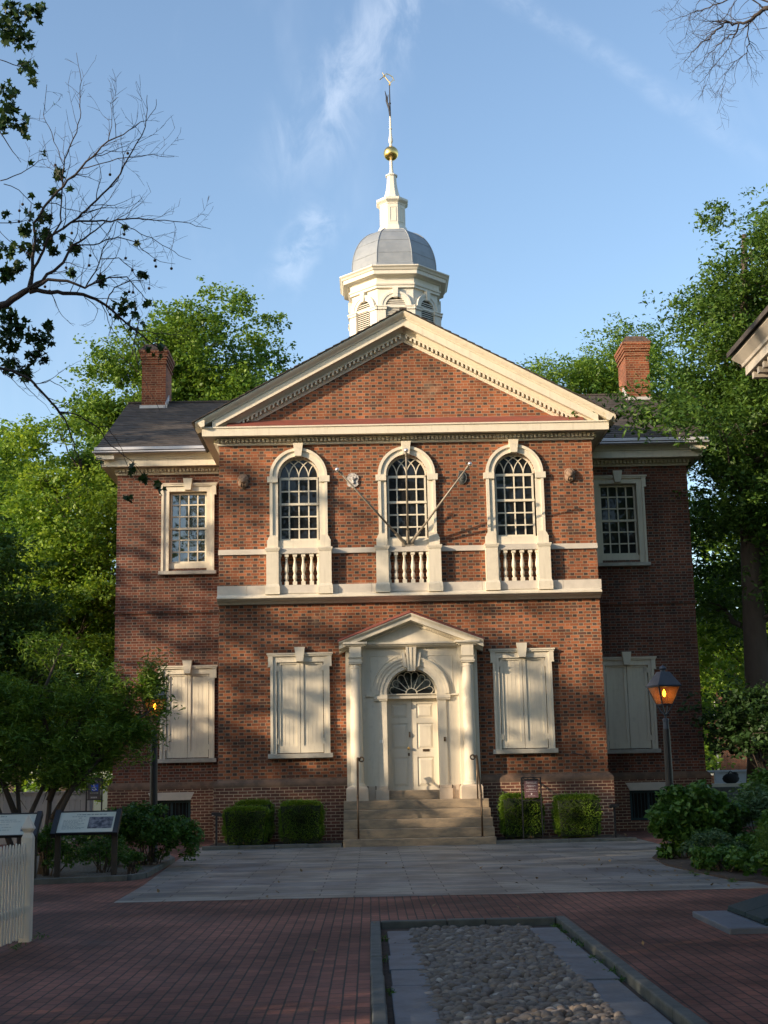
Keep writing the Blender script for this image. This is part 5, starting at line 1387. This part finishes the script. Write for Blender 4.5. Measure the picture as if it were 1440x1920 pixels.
# ---- clipped box shrubs
def boxwood(loc, sx, sy, h, label, seed, n=12000):
    t = thing('clipped_box', label, 'hedge', loc, 0, 'clipped box shrubs along the wall'); r = np.random.default_rng(seed)
    # rounded cuboid surface
    d = r.normal(size=(n, 3)); d /= np.abs(d).max(axis=1)[:, None]; d = np.clip(d+r.normal(0, .02, (n, 3)), -1, 1)
    nrm = d/np.linalg.norm(d, axis=1)[:, None]
    k = (1-.13*np.clip((np.abs(d)**6).sum(1)-1, 0, 2))*(1-.14*r.uniform(0, 1, n)**1.6)
    bump = 1+.045*np.sin(d[:, 0]*9+seed)*np.sin(d[:, 1]*8+1.7*seed)+.03*np.sin(d[:, 2]*7+seed)+.025*np.sin(d[:, 0]*21)*np.sin(d[:, 2]*19)
    k = k*np.where(r.random(n) < .11, 1+r.uniform(0, .13, n), 1)
    p = d*(k*bump)[:, None]*np.array([sx*.96/2, sy*.96/2, h*.97/2]); p[:, 2] += h/2+.03
    nar = 1-.10*np.clip((.35-p[:, 2]/h)/.35, 0, 1); p[:, :2] *= nar[:, None]
    link(bpy.data.objects.new('foliage', leaf_mesh('foliage', p, .042, LF_BOX, seed, .6, 0, .3, out=nrm)), t)
    c = MB(); c.frustum((0, 0), sx*.38, sy*.38, sx*.43, sy*.43, .06, h*.90); c.build('twigs', BOXCORE, t)
BOXCORE = plain('boxwood_core', (.012, .022, .006), .95, .3, 9, .5, 40)
boxwood((-3.80, -1.25, .05), 1.04, .85, .84, 'clipped box nearest the left path light, in front of another', 41)
boxwood((-3.70, -.52, .05), .92, .7, .97, 'clipped box half hidden at the back of the left bed', 42)
boxwood((-2.58, -1.15, .05), 1.02, .9, .94, 'square clipped box between the back one and the steps', 43)
boxwood((2.40, -.85, .05), 1.0, .9, .98, 'clipped box behind the maroon sign', 44)
boxwood((3.62, -1.05, .05), 1.06, .95, .93, 'clipped box between the maroon sign and the right path light', 45)

# ---- leafy shrubs and border plants
def shrub(name, label, loc, ells, nclump, crad, n, size, mat, seed, aspect=.6, stems=14, group=None, cat='shrub', droop=.2):
    r = np.random.default_rng(seed); t = thing(name, label, cat, loc, 0, group); E = np.array(ells, float); vol = E[:, 3]*E[:, 4]*E[:, 5]; vol /= vol.sum(); P, O, T = [], [], []; cs = []
    for i in range(nclump):
        e = E[r.choice(len(E), p=vol)]; d = r.normal(size=3); d /= np.linalg.norm(d); d[2] = abs(d[2])*1.0 if r.random() < .75 else d[2]
        c = e[:3]+d*e[3:]*r.uniform(.4, 1)**.5; c[2] = max(c[2], .1); cs.append(c); q = crad*r.uniform(.6, 1.3); k = max(6, int(n/nclump*(q/crad)**2)); p = in_clump(r, k, c, q, .8, .45); p[:, 2] = np.maximum(p[:, 2], .03)
        P.append(p); o = p-c; o /= np.linalg.norm(o, axis=1)[:, None]+1e-9; O.append(o); T.append(np.full(k, r.normal(0, .15)))
    link(bpy.data.objects.new('foliage', leaf_mesh('foliage', np.concatenate(P), size, mat, seed, aspect, droop, .5, out=np.concatenate(O)*.5, tbias=np.concatenate(T))), t)
    s = MB()
    for i in r.permutation(nclump)[:stems]:
        c = cs[i]; b0 = np.array([c[0]*.25+r.normal(0, .05), c[1]*.25+r.normal(0, .05), -.05]); s.tube([b0, b0*.4+c*.6+np.array([0, 0, .05]), c], [.014, .009, .004], 5)
    s.build('stems', BARKD, t); return t
BG = 'border plants left of the forecourt'
shrub('lilac_shrub', 'broad dark shrub around the foot of the left lamp post', (-5.0, -7.25, .04), [(0, 0, .5, .62, .5, .62), (.4, .1, .4, .42, .4, .45), (-.55, .1, .5, .45, .4, .55)], 70, .2, 9000, .085, LF_SHR, 51, .55, group=BG)
shrub('leafy_shrub', 'small bright shrub between the two tilted panels', (-6.35, -9.3, .04), [(0, 0, .4, .26, .25, .45), (.25, 0, .25, .3, .25, .25)], 26, .14, 2000, .07, LF_SHR, 52, .5, group=BG)
shrub('leafy_shrub', 'loose low shrub behind the legs of the tilted panel', (-5.55, -8.6, .04), [(0, 0, .25, .45, .3, .3)], 24, .14, 1700, .06, LF_SHR, 53, .45, group=BG)
shrub('leafy_shrub', 'tuft of leaves beside the right leg of the tilted panel', (-4.98, -9.1, .04), [(0, 0, .18, .18, .16, .22)], 14, .09, 700, .06, LF_SHR, 54, .35, group=BG)
shrub('leafy_shrub', 'dark shrub in front of the wheelchair sign', (-6.1, -5.2, .04), [(0, 0, .38, .8, .5, .45)], 40, .18, 3400, .08, LF_SHR, 55, .5, group=BG)
shrub('leafy_shrub', 'shrub beneath the grey fence at the far left', (-10.2, -2.0, .0), [(0, 0, .25, 1.0, .5, .3)], 30, .18, 2600, .08, LF_SHR, 56, .5, group=BG)
RG = 'border plants right of the forecourt'
shrub('hydrangea_shrub', 'big leafy shrub around the foot of the right lamp post', (4.55, -7.95, .03), [(0, 0, .62, .62, .6, .58), (.45, .2, .6, .5, .5, .55), (-.3, -.2, .4, .4, .4, .4)], 80, .19, 8500, .12, LF_SHR, 61, .62, group=RG)
shrub('border_plant', 'bluish spiky perennials in front of the big right shrub', (4.55, -9.8, .03), [(0, 0, .22, .5, .6, .26), (.5, -.4, .22, .5, .5, .25)], 60, .13, 4600, .10, LF_SHR2, 62, .22, group=RG, cat='plant')
shrub('border_plant', 'broad leaved ground plants spilling onto the slate', (4.35, -11.1, .02), [(0, .2, .15, .45, .8, .18), (.3, -.6, .14, .4, .5, .18)], 60, .12, 3600, .085, LF_SHR, 63, .7, group=RG, cat='plant')
shrub('border_plant', 'leafy plants at the corner of the brick and slate', (4.75, -12.7, .02), [(0, 0, .18, .5, .45, .22), (.6, 0, .25, .5, .5, .3)], 60, .12, 3600, .085, LF_SHR, 64, .7, group=RG, cat='plant')
shrub('feather_grass', 'fine lime green feathery clump in the right bed', (5.3, -11.4, .02), [(0, 0, .32, .55, .45, .35), (.5, .2, .3, .4, .4, .32)], 60, .15, 9000, .12, LF_GRS, 65, .05, group=RG, cat='plant', droop=-.3)
shrub('border_plant', 'grey green bush behind the right border', (6.15, -7.0, .02), [(0, 0, .55, .7, .6, .6), (.9, 0, .5, .6, .5, .55)], 60, .2, 5200, .10, LF_SHR2, 66, .35, group=RG, cat='plant')
shrub('border_plant', 'tall pale leaved plant before the slate fence', (7.0, -4.6, .02), [(0, 0, .7, .6, .5, .75), (1.0, 0, .8, .7, .5, .8)], 60, .22, 5200, .12, LF_SHR, 67, .4, group=RG, cat='plant')
shrub('border_plant', 'yellow green leaves at the right edge of the border', (6.1, -9.3, .02), [(0, 0, .45, .6, .5, .5), (.8, .4, .5, .5, .5, .5)], 50, .18, 4200, .10, LF_SHR, 68, .5, group=RG, cat='plant')

shrub('border_plant', 'mixed leafy plants at the right end of the border', (5.6, -12.3, .02), [(0, 0, .3, .7, .6, .36)], 60, .15, 4200, .09, LF_SHR, 69, .6, group=RG, cat='plant')
shrub('border_plant', 'low filler plants behind the lime grass', (5.6, -10.2, .02), [(0, 0, .25, .9, .6, .3)], 60, .15, 4200, .09, LF_SHR, 70, .5, group=RG, cat='plant')
shrub('border_plant', 'arching plant at the far right of the border', (7.0, -8.2, .02), [(0, 0, .7, .7, .5, .75)], 60, .2, 5000, .10, LF_SHR2, 71, .35, group=RG, cat='plant')
r_ = random.Random(6)
tf = []
for k in range(26):
    x_, y_ = [(r_.uniform(3.7, 4.3), r_.uniform(-13.2, -10.2)), (r_.choice([-.90, .93])+r_.uniform(-.02, .02), r_.uniform(-22, -17)), (r_.uniform(-4.7, -4.4), r_.uniform(-19, -17.6))][0 if k < 10 else (1 if k < 22 else 2)]
    tf.append(np.array([x_, y_, .03 if k < 10 or k > 21 else -.03])+np.random.default_rng(k).normal(0, [.03, .05, .012], (26, 3)))
o = link(bpy.data.objects.new('weeds', leaf_mesh('weeds', np.concatenate(tf), .05, LF_SHR, 90, .18, -.8, .2))); o['kind'] = 'stuff'

# ---- little willow leaved tree
def small_tree():
    t = thing('willow_leaf_tree', 'small many stemmed tree with narrow leaves by the left lamp', 'tree', (-6.55, -9.0, .04))
    r = np.random.default_rng(77); s = MB(); P = []; TB = []
    stems = [((.05, 0, 0), (.18, .1, .9), (.55, .4, 1.6), (1.15, .7, 2.3), (1.55, .8, 2.7)), ((.02, .05, 0), (.1, .2, 1.0), (.1, .4, 1.9), (.45, .6, 3.0)), ((-.35, .1, 0), (-.38, .2, .8), (-.5, .3, 1.8), (-.3, .5, 3.0)), ((-.36, .1, .3), (-.2, .2, 1.0), (.1, .6, 1.9), (.9, .9, 2.9)), ((-.4, 0, .3), (-.9, .3, 1.4), (-1.3, .5, 2.4)), ((.08, 0, .5), (.5, .0, 1.35), (1.0, .2, 1.95), (1.4, .4, 2.25)), ((.18, .1, .9), (.7, .2, 1.8), (1.2, .35, 2.6), (1.7, .45, 3.25)), ((.5, .1, 1.6), (1.2, .3, 2.3), (1.85, .4, 2.75)), ((-.35, .1, .8), (-.9, .2, 2.0), (-1.2, .3, 3.1)), ((.1, .2, 1.2), (.5, .4, 2.4), (.9, .5, 3.3)), ((-.9, .3, 1.4), (-1.6, .6, 2.3), (-2.2, .6, 2.9)), ((-.5, .3, 1.8), (-1.0, .5, 2.7), (-1.5, .4, 3.6)), ((.1, .4, 1.9), (-.2, .6, 2.9), (.2, .5, 3.9))]
    ends = []
    for st_ in stems:
        n = len(st_); s.tube(st_, [.058*(1-.8*i/(n-1)) for i in range(n)], 7)
        for i in range(1, n):
            a, b_ = np.array(st_[i-1]), np.array(st_[i])
            for k in range(7):
                q = r.uniform(0, 1); p = a+(b_-a)*q
                if p[2] < 1.35: continue
                d = r.normal(0, 1, 3)*[1, .7, .5]; d[2] += .25; d /= np.linalg.norm(d); L = r.uniform(.35, .85)*(.65 if p[0] > 1.0 else 1); e = p+d*L
                s.tube([p, p+d*L*.5+[0, 0, .06], e], [.012, .008, .003], 4); ends += [p+d*L*f for f in (.45, .75, 1.0)]
        ends.append(np.array(st_[-1]))
    ends = [np.array(e) for e in ends]
    for e in ends:
        if e[2] < 1.5 or (e[0]-1.50)**2+(e[2]-2.74)**2 < .22**2: continue
        k = int(r.uniform(45, 100)); q = in_clump(r, k, e, r.uniform(.2, .36), .75, .5); P.append(q); TB.append(np.full(k, r.normal(0, .14)))
    link(bpy.data.objects.new('crown', leaf_mesh('crown', np.concatenate(P), .115, LF_WIL, 78, .2, .25, .5, tbias=np.concatenate(TB))), t)
    s.build('trunk', BARKD, t, smooth=True)
small_tree()

# ---- foreground plane tree: bare spring limbs with a few tufts of lobed leaves and seed balls
def star_mesh(name, pts, size, mat, seed, droop=.3):
    r = np.random.default_rng(seed); n = len(pts)
    # nine-point plane leaf outline as 8 triangles round the centre -> use quads centre/edge pairs
    ang = np.radians([-90, -50, -28, 5, 32, 58, 90, 122, 148, 175, 208, 230]); rad = np.array([.30, .34, .62, .40, .88, .48, 1.0, .48, .88, .40, .62, .34])
    T = np.stack([np.cos(ang)*rad, np.sin(ang)*rad, -.18*rad**2], 1)
    ax = r.normal(size=(n, 3)); ax[:, 2] -= droop; ax /= np.linalg.norm(ax, axis=1)[:, None]
    nn = r.normal(size=(n, 3)); nn[:, 2] += .4; sd = np.cross(nn, ax); sd /= np.linalg.norm(sd, axis=1)[:, None]; nn = np.cross(ax, sd)
    L = size*(1+r.uniform(-.35, .35, n)); V = pts[:, None]+L[:, None, None]*.5*(T[None, :, 0, None]*sd[:, None]+T[None, :, 1, None]*ax[:, None]+T[None, :, 2, None]*nn[:, None])
    return np_mesh(name, V.reshape(-1, 3), np.arange(n*12).reshape(n, 12), mat, np.clip(r.normal(.4, .25, n), 0, 1))

def at(px, py, depth):
    return CAM+(CF+CR*((px-720)/FPX)-CU*((py-960)/FPX))*depth

def limb_set(mb, lines, conv, depth0, scale, seed, twigs=1.0, tl=(.12, .5), rmin=.0022, ends=None, grav=0.):
    """draw limbs given as (x, y, width) runs, each with its own depth drift, plus forking side twigs"""
    r = random.Random(seed)
    for ln_ in lines:
        d0, d1 = ln_[0]; pts, rad = [], []; m_ = len(ln_)-1
        for i, (x, y, w) in enumerate(ln_[1:]):
            px, py = conv(x, y); dp = depth0+d0+(d1-d0)*i/max(1, m_-1)+r.uniform(-.04, .04); pts.append(at(px, py, dp)); rad.append(max(rmin, w*scale*.5))
        # resample and roughen
        P2, R2 = [], []
        for a, b_, ra, rb in zip(pts, pts[1:], rad, rad[1:]):
            n = max(2, int((b_-a).length/.07)); 
            for k in range(n):
                q = k/n; P2.append(a.lerp(b_, q)+Vector((r.gauss(0, 1), r.gauss(0, 1), r.gauss(0, 1)))*.006); R2.append(ra+(rb-ra)*q)
        P2.append(pts[-1]); R2.append(rad[-1])
        mb.tube(P2, R2, 6 if R2[0] > .012 else 4)
        for i in range(3, len(P2)-1):
            if R2[i] > .024 or r.random() > .38*twigs: continue
            t = (P2[i+1]-P2[i-1]).normalized(); ax = Vector((r.gauss(0, 1), r.gauss(0, 1), r.gauss(0, 1))).cross(t)
            if ax.length < .1: continue
            d = (t*r.uniform(.5, 1.1)+ax.normalized()*r.uniform(.5, 1.0)+Vector((0, 0, grav))).normalized(); L = r.uniform(*tl)*(.5+min(1, R2[i]/.012)); q = P2[i]; tw = [q]; seg = max(3, int(L/.05))
            for k in range(seg):
                d = (d+Vector((r.gauss(0, .16), r.gauss(0, .16), r.gauss(.03, .16)+grav*.2))).normalized(); q = q+d*L/seg; tw.append(q.copy())
                if r.random() < .30*twigs:
                    e = q+(d+Vector((r.gauss(0, .7), r.gauss(0, .7), r.gauss(0, .7)))).normalized()*r.uniform(.04, .16); mb.tube([q, (q+e)/2+Vector((0, 0, .004)), e], [rmin*.9, rmin*.75, rmin*.5], 3, False)
                    if ends is not None: ends.append(e)
            mb.tube(tw, [max(rmin*.6, min(R2[i]*.6, .006)*(1-.75*k/seg)) for k in range(seg+1)], 3, False)
            if ends is not None: ends.append(q)

def plane_foreground():
    t = thing('foreground_plane_tree', 'dark near plane tree limbs with bare twigs and seed balls reaching in from the left', 'tree', (-6.6, -18.4, 0))
    A = lambda x, y: (x/2.526, y/2.526)
    O = lambda x, y: (x, y)
    L = [
     [(0, .1), (-150, 1580, 36), (0, 1450, 32), (140, 1370, 26), (150, 1300, 15), (165, 1150, 13), (165, 1060, 12), (200, 985, 11), (300, 880, 10), (380, 800, 9), (440, 740, 8), (510, 670, 6.5), (580, 640, 5), (640, 600, 4), (690, 570, 3), (735, 515, 2.5), (740, 470, 2)],
     [(.0, -.5), (150, 1300, 14), (230, 1130, 12), (300, 1085, 11), (370, 1030, 10), (430, 975, 9), (510, 890, 8), (570, 820, 7), (610, 750, 6), (650, 680, 5), (690, 600, 4), (700, 520, 3), (697, 450, 2)],
     [(0, .3), (240, 1130, 9), (285, 1050, 8), (290, 950, 7), (300, 780, 6), (330, 700, 6), (365, 620, 5), (380, 560, 4), (378, 480, 4), (385, 380, 3), (370, 310, 2.5), (362, 250, 2)],
     [(.1, .5), (300, 780, 5), (270, 700, 4), (230, 600, 4), (205, 540, 3), (215, 470, 2.5), (222, 400, 2)],
     [(.1, -.3), (380, 800, 5), (480, 775, 4), (560, 750, 4), (640, 745, 3.5), (700, 735, 3), (760, 740, 2.5), (825, 742, 2)],
     [(.1, .4), (440, 740, 4), (500, 715, 3), (580, 715, 2.5), (660, 705, 2)],
     [(.1, .2), (510, 670, 4), (530, 600, 3.5), (528, 540, 3), (525, 490, 2.5), (555, 460, 2)],
     [(0, .6), (300, 1085, 10), (340, 1050, 9), (450, 1045, 8), (560, 1045, 7), (620, 1030, 6), (700, 1040, 5), (780, 1045, 4), (860, 1050, 3.5), (930, 1070, 2.5), (1000, 1085, 2)],
     [(.3, .8), (560, 1050, 5), (640, 1095, 4), (720, 1130, 3.5), (800, 1180, 3), (850, 1210, 2.5), (905, 1230, 2)],
     [(0, .9), (140, 1378, 21), (240, 1385, 18), (360, 1388, 16), (430, 1405, 14), (500, 1440, 12), (560, 1500, 10), (640, 1560, 8), (700, 1610, 6), (760, 1650, 4), (750, 1720, 3)],
     [(.6, 1.2), (640, 1560, 6), (760, 1580, 5), (900, 1590, 3)],
     [(0, .2), (140, 1370, 16), (200, 1325, 14), (300, 1240, 12), (340, 1165, 10), (400, 1130, 8), (450, 1090, 6), (515, 1030, 4)],
     [(0, .4), (140, 1370, 16), (230, 1325, 14), (320, 1330, 12), (400, 1365, 10), (450, 1340, 8), (520, 1310, 6), (600, 1310, 5), (650, 1370, 4), (690, 1420, 3)],
     [(.1, .5), (340, 1165, 7), (470, 1150, 6), (560, 1120, 5), (640, 1150, 4), (700, 1200, 3), (760, 1240, 2.5), (830, 1250, 2)],
     [(.2, .2), (400, 1365, 7), (470, 1250, 6), (490, 1180, 5), (520, 1120, 4)],
     [(.3, .6), (470, 1230, 5), (560, 1220, 4), (620, 1270, 3.5), (660, 1330, 3), (690, 1390, 2)],
     [(.2, .7), (500, 1440, 7), (540, 1360, 5), (610, 1330, 4), (680, 1330, 3)],
     [(-.2, .1), (0, 860, 5), (100, 820, 4), (180, 765, 3), (220, 755, 2)],
     [(-.2, .1), (-20, 1055, 4), (90, 1050, 4), (150, 1040, 3)],
     [(-.2, 0), (0, 620, 5), (40, 690, 4), (100, 770, 2)], [(-.2, 0), (0, 280, 4), (60, 300, 4), (120, 320, 3)],
     [(-.2, 0), (20, 870, 4), (90, 900, 3.5), (150, 960, 3), (200, 985, 3)],
    ]
    Lo = [
     [(-.2, .2), (-40, 680, 6.5), (0, 690, 5.5), (24, 697, 5.2), (47, 705, 5), (65, 718, 5), (73, 732, 5), (99, 757, 4.6), (112, 773, 4), (128, 801, 2.8), (138, 830, 2.4), (148, 867, 1.8), (161, 900, 1.2), (165, 930, .8)],
     [(.1, .6), (112, 773, 3.4), (141, 775, 2.8), (161, 786, 2.6), (182, 801, 2.2), (208, 835, 1.8), (240, 860, 1.4), (265, 885, 1.1), (290, 905, .9)],
     [(.2, .5), (182, 801, 1.8), (200, 800, 1.4), (225, 835, 1.2), (238, 870, 1), (250, 900, .8)], [(.2, .4), (140, 835, 1.5), (100, 830, 1.2), (60, 845, .8)], [(.2, .4), (158, 905, 1.2), (130, 925, 1), (105, 945, .7)],
     [(.0, .2), (75, 720, 2), (95, 715, 1.6), (112, 722, 1.2), (125, 735, .8)],
     [(.8, .9), (262, 600, 2.6), (250, 640, 2), (262, 700, 1.6), (285, 740, 1.2), (300, 770, 1)], [(.8, 1.1), (250, 640, 1.6), (240, 700, 1.2), (255, 760, .9)],
    ]
    ends = []; mb = MB(); D = 14.6
    limb_set(mb, L, A, D, 1.1/2.526/FPX*D, 5, 1.7, (.15, .55), .0026, ends=ends)
    limb_set(mb, Lo, O, D, 1/FPX*D, 6, 1.3, ends=ends)
    # trunk outside the picture on the left, carrying both limbs
    base = Vector((-6.6, -18.4, 0)); j1 = at(-150/2.526, 1580/2.526, D); j2 = at(-40, 680, D-.2)
    fork = Vector((-7.0, -18.2, 5.6))
    mb.tube([base, base+Vector((-.05, 0, 1.2)), base+Vector((-.2, .1, 3.4)), fork], [.36, .29, .25, .22], 12)
    mb.tube([fork, fork.lerp(j1, .5)+Vector((-.2, 0, .15)), j1], [.17, .11, .05], 8); mb.tube([fork, fork.lerp(j2, .5)+Vector((-.1, 0, .1)), j2], [.12, .06, .02], 8)
    tops = [Vector((-8.2, -19.5, 10.5)), Vector((-7.4, -16.6, 11.2)), Vector((-9.6, -17.6, 9.6)), Vector((-7.0, -20.5, 9.0))]
    for k in tops: mb.tube([fork, fork.lerp(k, .5)+Vector((0, 0, .3)), k], [.15, .10, .03], 8)
    inv = Matrix.Translation((6.6, 18.4, 0))
    mb.v = [tuple(inv @ Vector(p)) for p in mb.v]; mb.build('trunk', TWIG, t, smooth=True)
    r = np.random.default_rng(9)
    cl_ = [(60, 70, 75, 60), (170, 60, 50, 34), (100, 180, 70, 40), (20, 150, 60, 40), (130, 320, 48, 26), (160, 385, 22, 8), (30, 440, 62, 36), (40, 520, 60, 36), (100, 590, 45, 24), (10, 600, 40, 16), (120, 650, 12, 2), (200, 30, 20, 6),
           (280, 825, 34, 12), (262, 905, 30, 12), (330, 890, 14, 4), (215, 1030, 42, 26), (120, 1090, 36, 20), (220, 1130, 42, 26), (140, 1180, 46, 28), (30, 1180, 45, 22), (30, 1290, 52, 30), (90, 1260, 34, 16), (250, 1180, 34, 18), (350, 1180, 30, 14), (340, 1290, 24, 10), (20, 1010, 20, 5), (150, 920, 14, 3), (180, 970, 12, 3),
           (40, 1500, 55, 36), (90, 1560, 85, 60), (200, 1610, 60, 34), (30, 1620, 70, 44), (170, 1690, 50, 28), (225, 1540, 30, 12), (50, 1730, 62, 34), (120, 1765, 40, 18), (220, 1700, 28, 10), (590, 1075, 12, 4), (650, 1155, 14, 5), (670, 1300, 26, 10), (620, 1440, 62, 22), (560, 1470, 55, 15), (700, 1440, 36, 9), (660, 1530, 66, 16), (740, 1640, 55, 10), (480, 1330, 30, 8), (300, 1130, 15, 4),
           (680, 2275, 30, 10), (755, 2310, 30, 10), (625, 2225, 24, 6), (612, 2360, 22, 6), (480, 2190, 20, 4)]
    P = []
    for x, y, rad, k in cl_:
        c = at(x/2.526, y/2.526, D+(.3 if x < 500 else .8)); s_ = rad/2.526/FPX*D
        P.append(np.array(c)+in_clump(r, int(k*1.2)+1, np.zeros(3), s_, 1, .5))
    # crown overhead, out of view to the left
    for k in tops: P.append(in_clump(r, 420, np.array(k), 1.5, .7, .5))
    rr_ = random.Random(4)
    P.append(np.array([tuple(e) for e in ends if rr_.random() < (.20 if e.x < -4.4 else 0)]))
    P = np.concatenate(P)+np.array([6.6, 18.4, 0])
    link(bpy.data.objects.new('foliage', star_mesh('foliage', P, .122, LF_FG, 10)), t)
    bl = [(262, 782), (107, 968), (92, 998), (143, 1006), (140, 1045), (90, 1050), (231, 1092), (340, 1104), (605, 726), (521, 827), (588, 1110), (427, 1210), (422, 1257), (495, 1307), (595, 1223), (627, 1280), (733, 1234), (738, 1262), (812, 1272), (213, 1358), (612, 1382), (630, 1385), (522, 1490), (313, 1268), (706, 1366), (235, 1378)]
    m0 = None
    for x, y in bl:
        c = Vector(at(x/2.526, y/2.526, D+.35))-Vector((-6.6, -18.4, 0))
        if m0 is None:
            q = MB(); q.ball((0, 0, 0), .017, 10); q.tube([(0, 0, .015), (.004, 0, .06), (.0, .01, .13)], .0018, 3); m0 = q.mesh('seed_ball', BALLM, True)
        o = bpy.data.objects.new('seed_ball', m0); link(o, t); o.location = c
plane_foreground()

# ---- bare branch at the top right
def bare_branch():
    t = thing('bare_tree', 'leafless tree whose fine branches hang in at the top right corner', 'tree', (9.6, -15.2, 0))
    C = lambda x, y: (1240+x/7.2, y/7.2); D = 15.5
    L = [[(0, -.4), (1600, -60, 60), (1440, 100, 52), (1380, 130, 44), (1320, 180, 40), (1240, 240, 36), (1170, 300, 30), (1050, 320, 24), (950, 335, 20), (935, 300, 18), (880, 298, 18), (830, 345, 18), (740, 410, 18), (680, 480, 15), (640, 520, 12), (540, 575, 10), (470, 650, 8), (410, 710, 7), (350, 790, 5), (300, 850, 4)],
     [(-.2, .2), (1050, 330, 20), (1030, 400, 18), (1000, 450, 14), (920, 480, 12), (860, 520, 11), (800, 580, 10), (730, 660, 9), (640, 720, 8), (590, 770, 7), (570, 810, 7), (500, 880, 5), (430, 950, 4), (375, 1000, 3)],
     [(-.2, -.4), (1010, 450, 12), (960, 530, 11), (920, 620, 10), (880, 690, 9), (790, 790, 8), (700, 890, 7), (650, 960, 7), (600, 1050, 5), (540, 1110, 4), (490, 1150, 3)],
     [(-.3, -.5), (690, 900, 6), (650, 1020, 5), (600, 1130, 4), (545, 1230, 4), (500, 1350, 3)],
     [(-.1, .4), (1170, 310, 18), (1160, 380, 15), (1185, 560, 13), (1165, 640, 11), (1150, 710, 10), (1080, 770, 9), (1000, 830, 8), (920, 920, 7), (870, 1000, 6), (845, 1080, 5), (835, 1180, 5), (820, 1300, 4), (800, 1385, 3.5), (750, 1540, 2.5)],
     [(.1, .4), (1190, 575, 7), (1260, 650, 5), (1340, 740, 4), (1390, 810, 3)], [(.1, .3), (1150, 710, 7), (1150, 800, 5), (1190, 880, 4), (1220, 960, 3), (1215, 1030, 2.5)],
     [(.3, .5), (1100, -90, 20), (880, 0, 15), (760, 50, 14), (640, 95, 12), (530, 130, 11), (400, 180, 8), (270, 220, 6), (130, 270, 4), (60, 310, 3)],
     [(.4, .6), (405, 180, 6), (380, 260, 5), (350, 380, 5), (320, 510, 4), (200, 600, 2.5)], [(.4, .5), (290, 210, 5), (210, 310, 4), (130, 410, 3)],
     [(.2, .5), (1040, -80, 10), (1000, 0, 9), (960, 80, 8), (890, 180, 8), (830, 260, 6), (740, 330, 5), (650, 400, 4), (540, 480, 3)],
     [(.2, .3), (1020, 820, 6), (1000, 930, 5), (990, 1120, 4), (900, 1260, 3)], [(0, .2), (720, 680, 5), (710, 800, 4), (690, 890, 4)], [(-.3, 0), (665, 500, 7), (640, 600, 6), (610, 700, 5), (575, 810, 5)],
     [(-.2, .1), (900, 340, 8), (860, 450, 7), (830, 560, 6), (800, 670, 4), (760, 750, 3)], [(.1, .1), (1160, -60, 16), (1250, 0, 15), (1320, 60, 14), (1400, 95, 15)], [(.3, .5), (320, -90, 8), (245, 0, 6), (200, 70, 5), (80, 190, 3)],
     [(.3, .5), (560, -60, 8), (470, 60, 6), (450, 170, 4), (470, 260, 3)], [(.3, .2), (1240, -60, 8), (1130, 50, 6), (1040, 160, 5), (960, 270, 4)], [(.3, .2), (760, -50, 8), (680, 80, 6), (600, 170, 4), (470, 260, 3)], [(.2, .2), (1440, 380, 8), (1330, 385, 6), (1230, 380, 4)], [(.2, .2), (1460, 140, 8), (1280, 160, 5), (1100, 180, 4)]]
    mb = MB(); limb_set(mb, L, C, D, 1.35/7.2/FPX*D, 15, 2.4, (.12, .38), .0019, grav=-.12)
    base = Vector((9.6, -15.2, 0)); j = at(1240+1600/7.2, -60/7.2, D); j2 = at(1240+1100/7.2, -90/7.2, D+.3)
    f_ = Vector((9.3, -15.4, 8.0)); mb.tube([base, base+Vector((0, 0, 3)), f_], [.30, .24, .18], 10); mb.tube([f_, f_.lerp(j, .6)+Vector((0, 0, .6)), j], [.15, .09, .024], 8); mb.tube([f_, f_.lerp(j2, .6)+Vector((0, 0, .8)), j2], [.08, .04, .006], 6)
    mb.tube([f_, f_+Vector((.6, .3, 3)), f_+Vector((.9, .2, 5.5))], [.16, .10, .02], 8)
    mb.v = [(x-9.6, y+15.2, z) for x, y, z in mb.v]; mb.build('trunk', TWIG, t, smooth=True)
bare_branch()

# ---- fallen leaves
r = np.random.default_rng(31); P = []
for i in range(210):
    x, y = (r.uniform(-4.3, 4.2), r.uniform(-20, -2.2)) if i < 60 else ((r.uniform(2.4, 4.1), r.uniform(-13.6, -9)) if i < 95 else ((r.uniform(-.9, .95), r.uniform(-22, -17)) if i < 115 else (r.uniform(-4.7, 4.8), r.uniform(-1.7, -.2))))
    z = .02 if not (-.93 < x < .97 and y < -17) else -.045
    if y > -1.8: z = .12
    P.append((x, y, z))
o = link(bpy.data.objects.new('fallen_leaves', leaf_mesh('fallen_leaves', np.array(P), .07, plain('dry_leaf', (.22, .15, .075), .8, .4, 8), 33, .6, 0, 3.0))); o['kind'] = 'stuff'
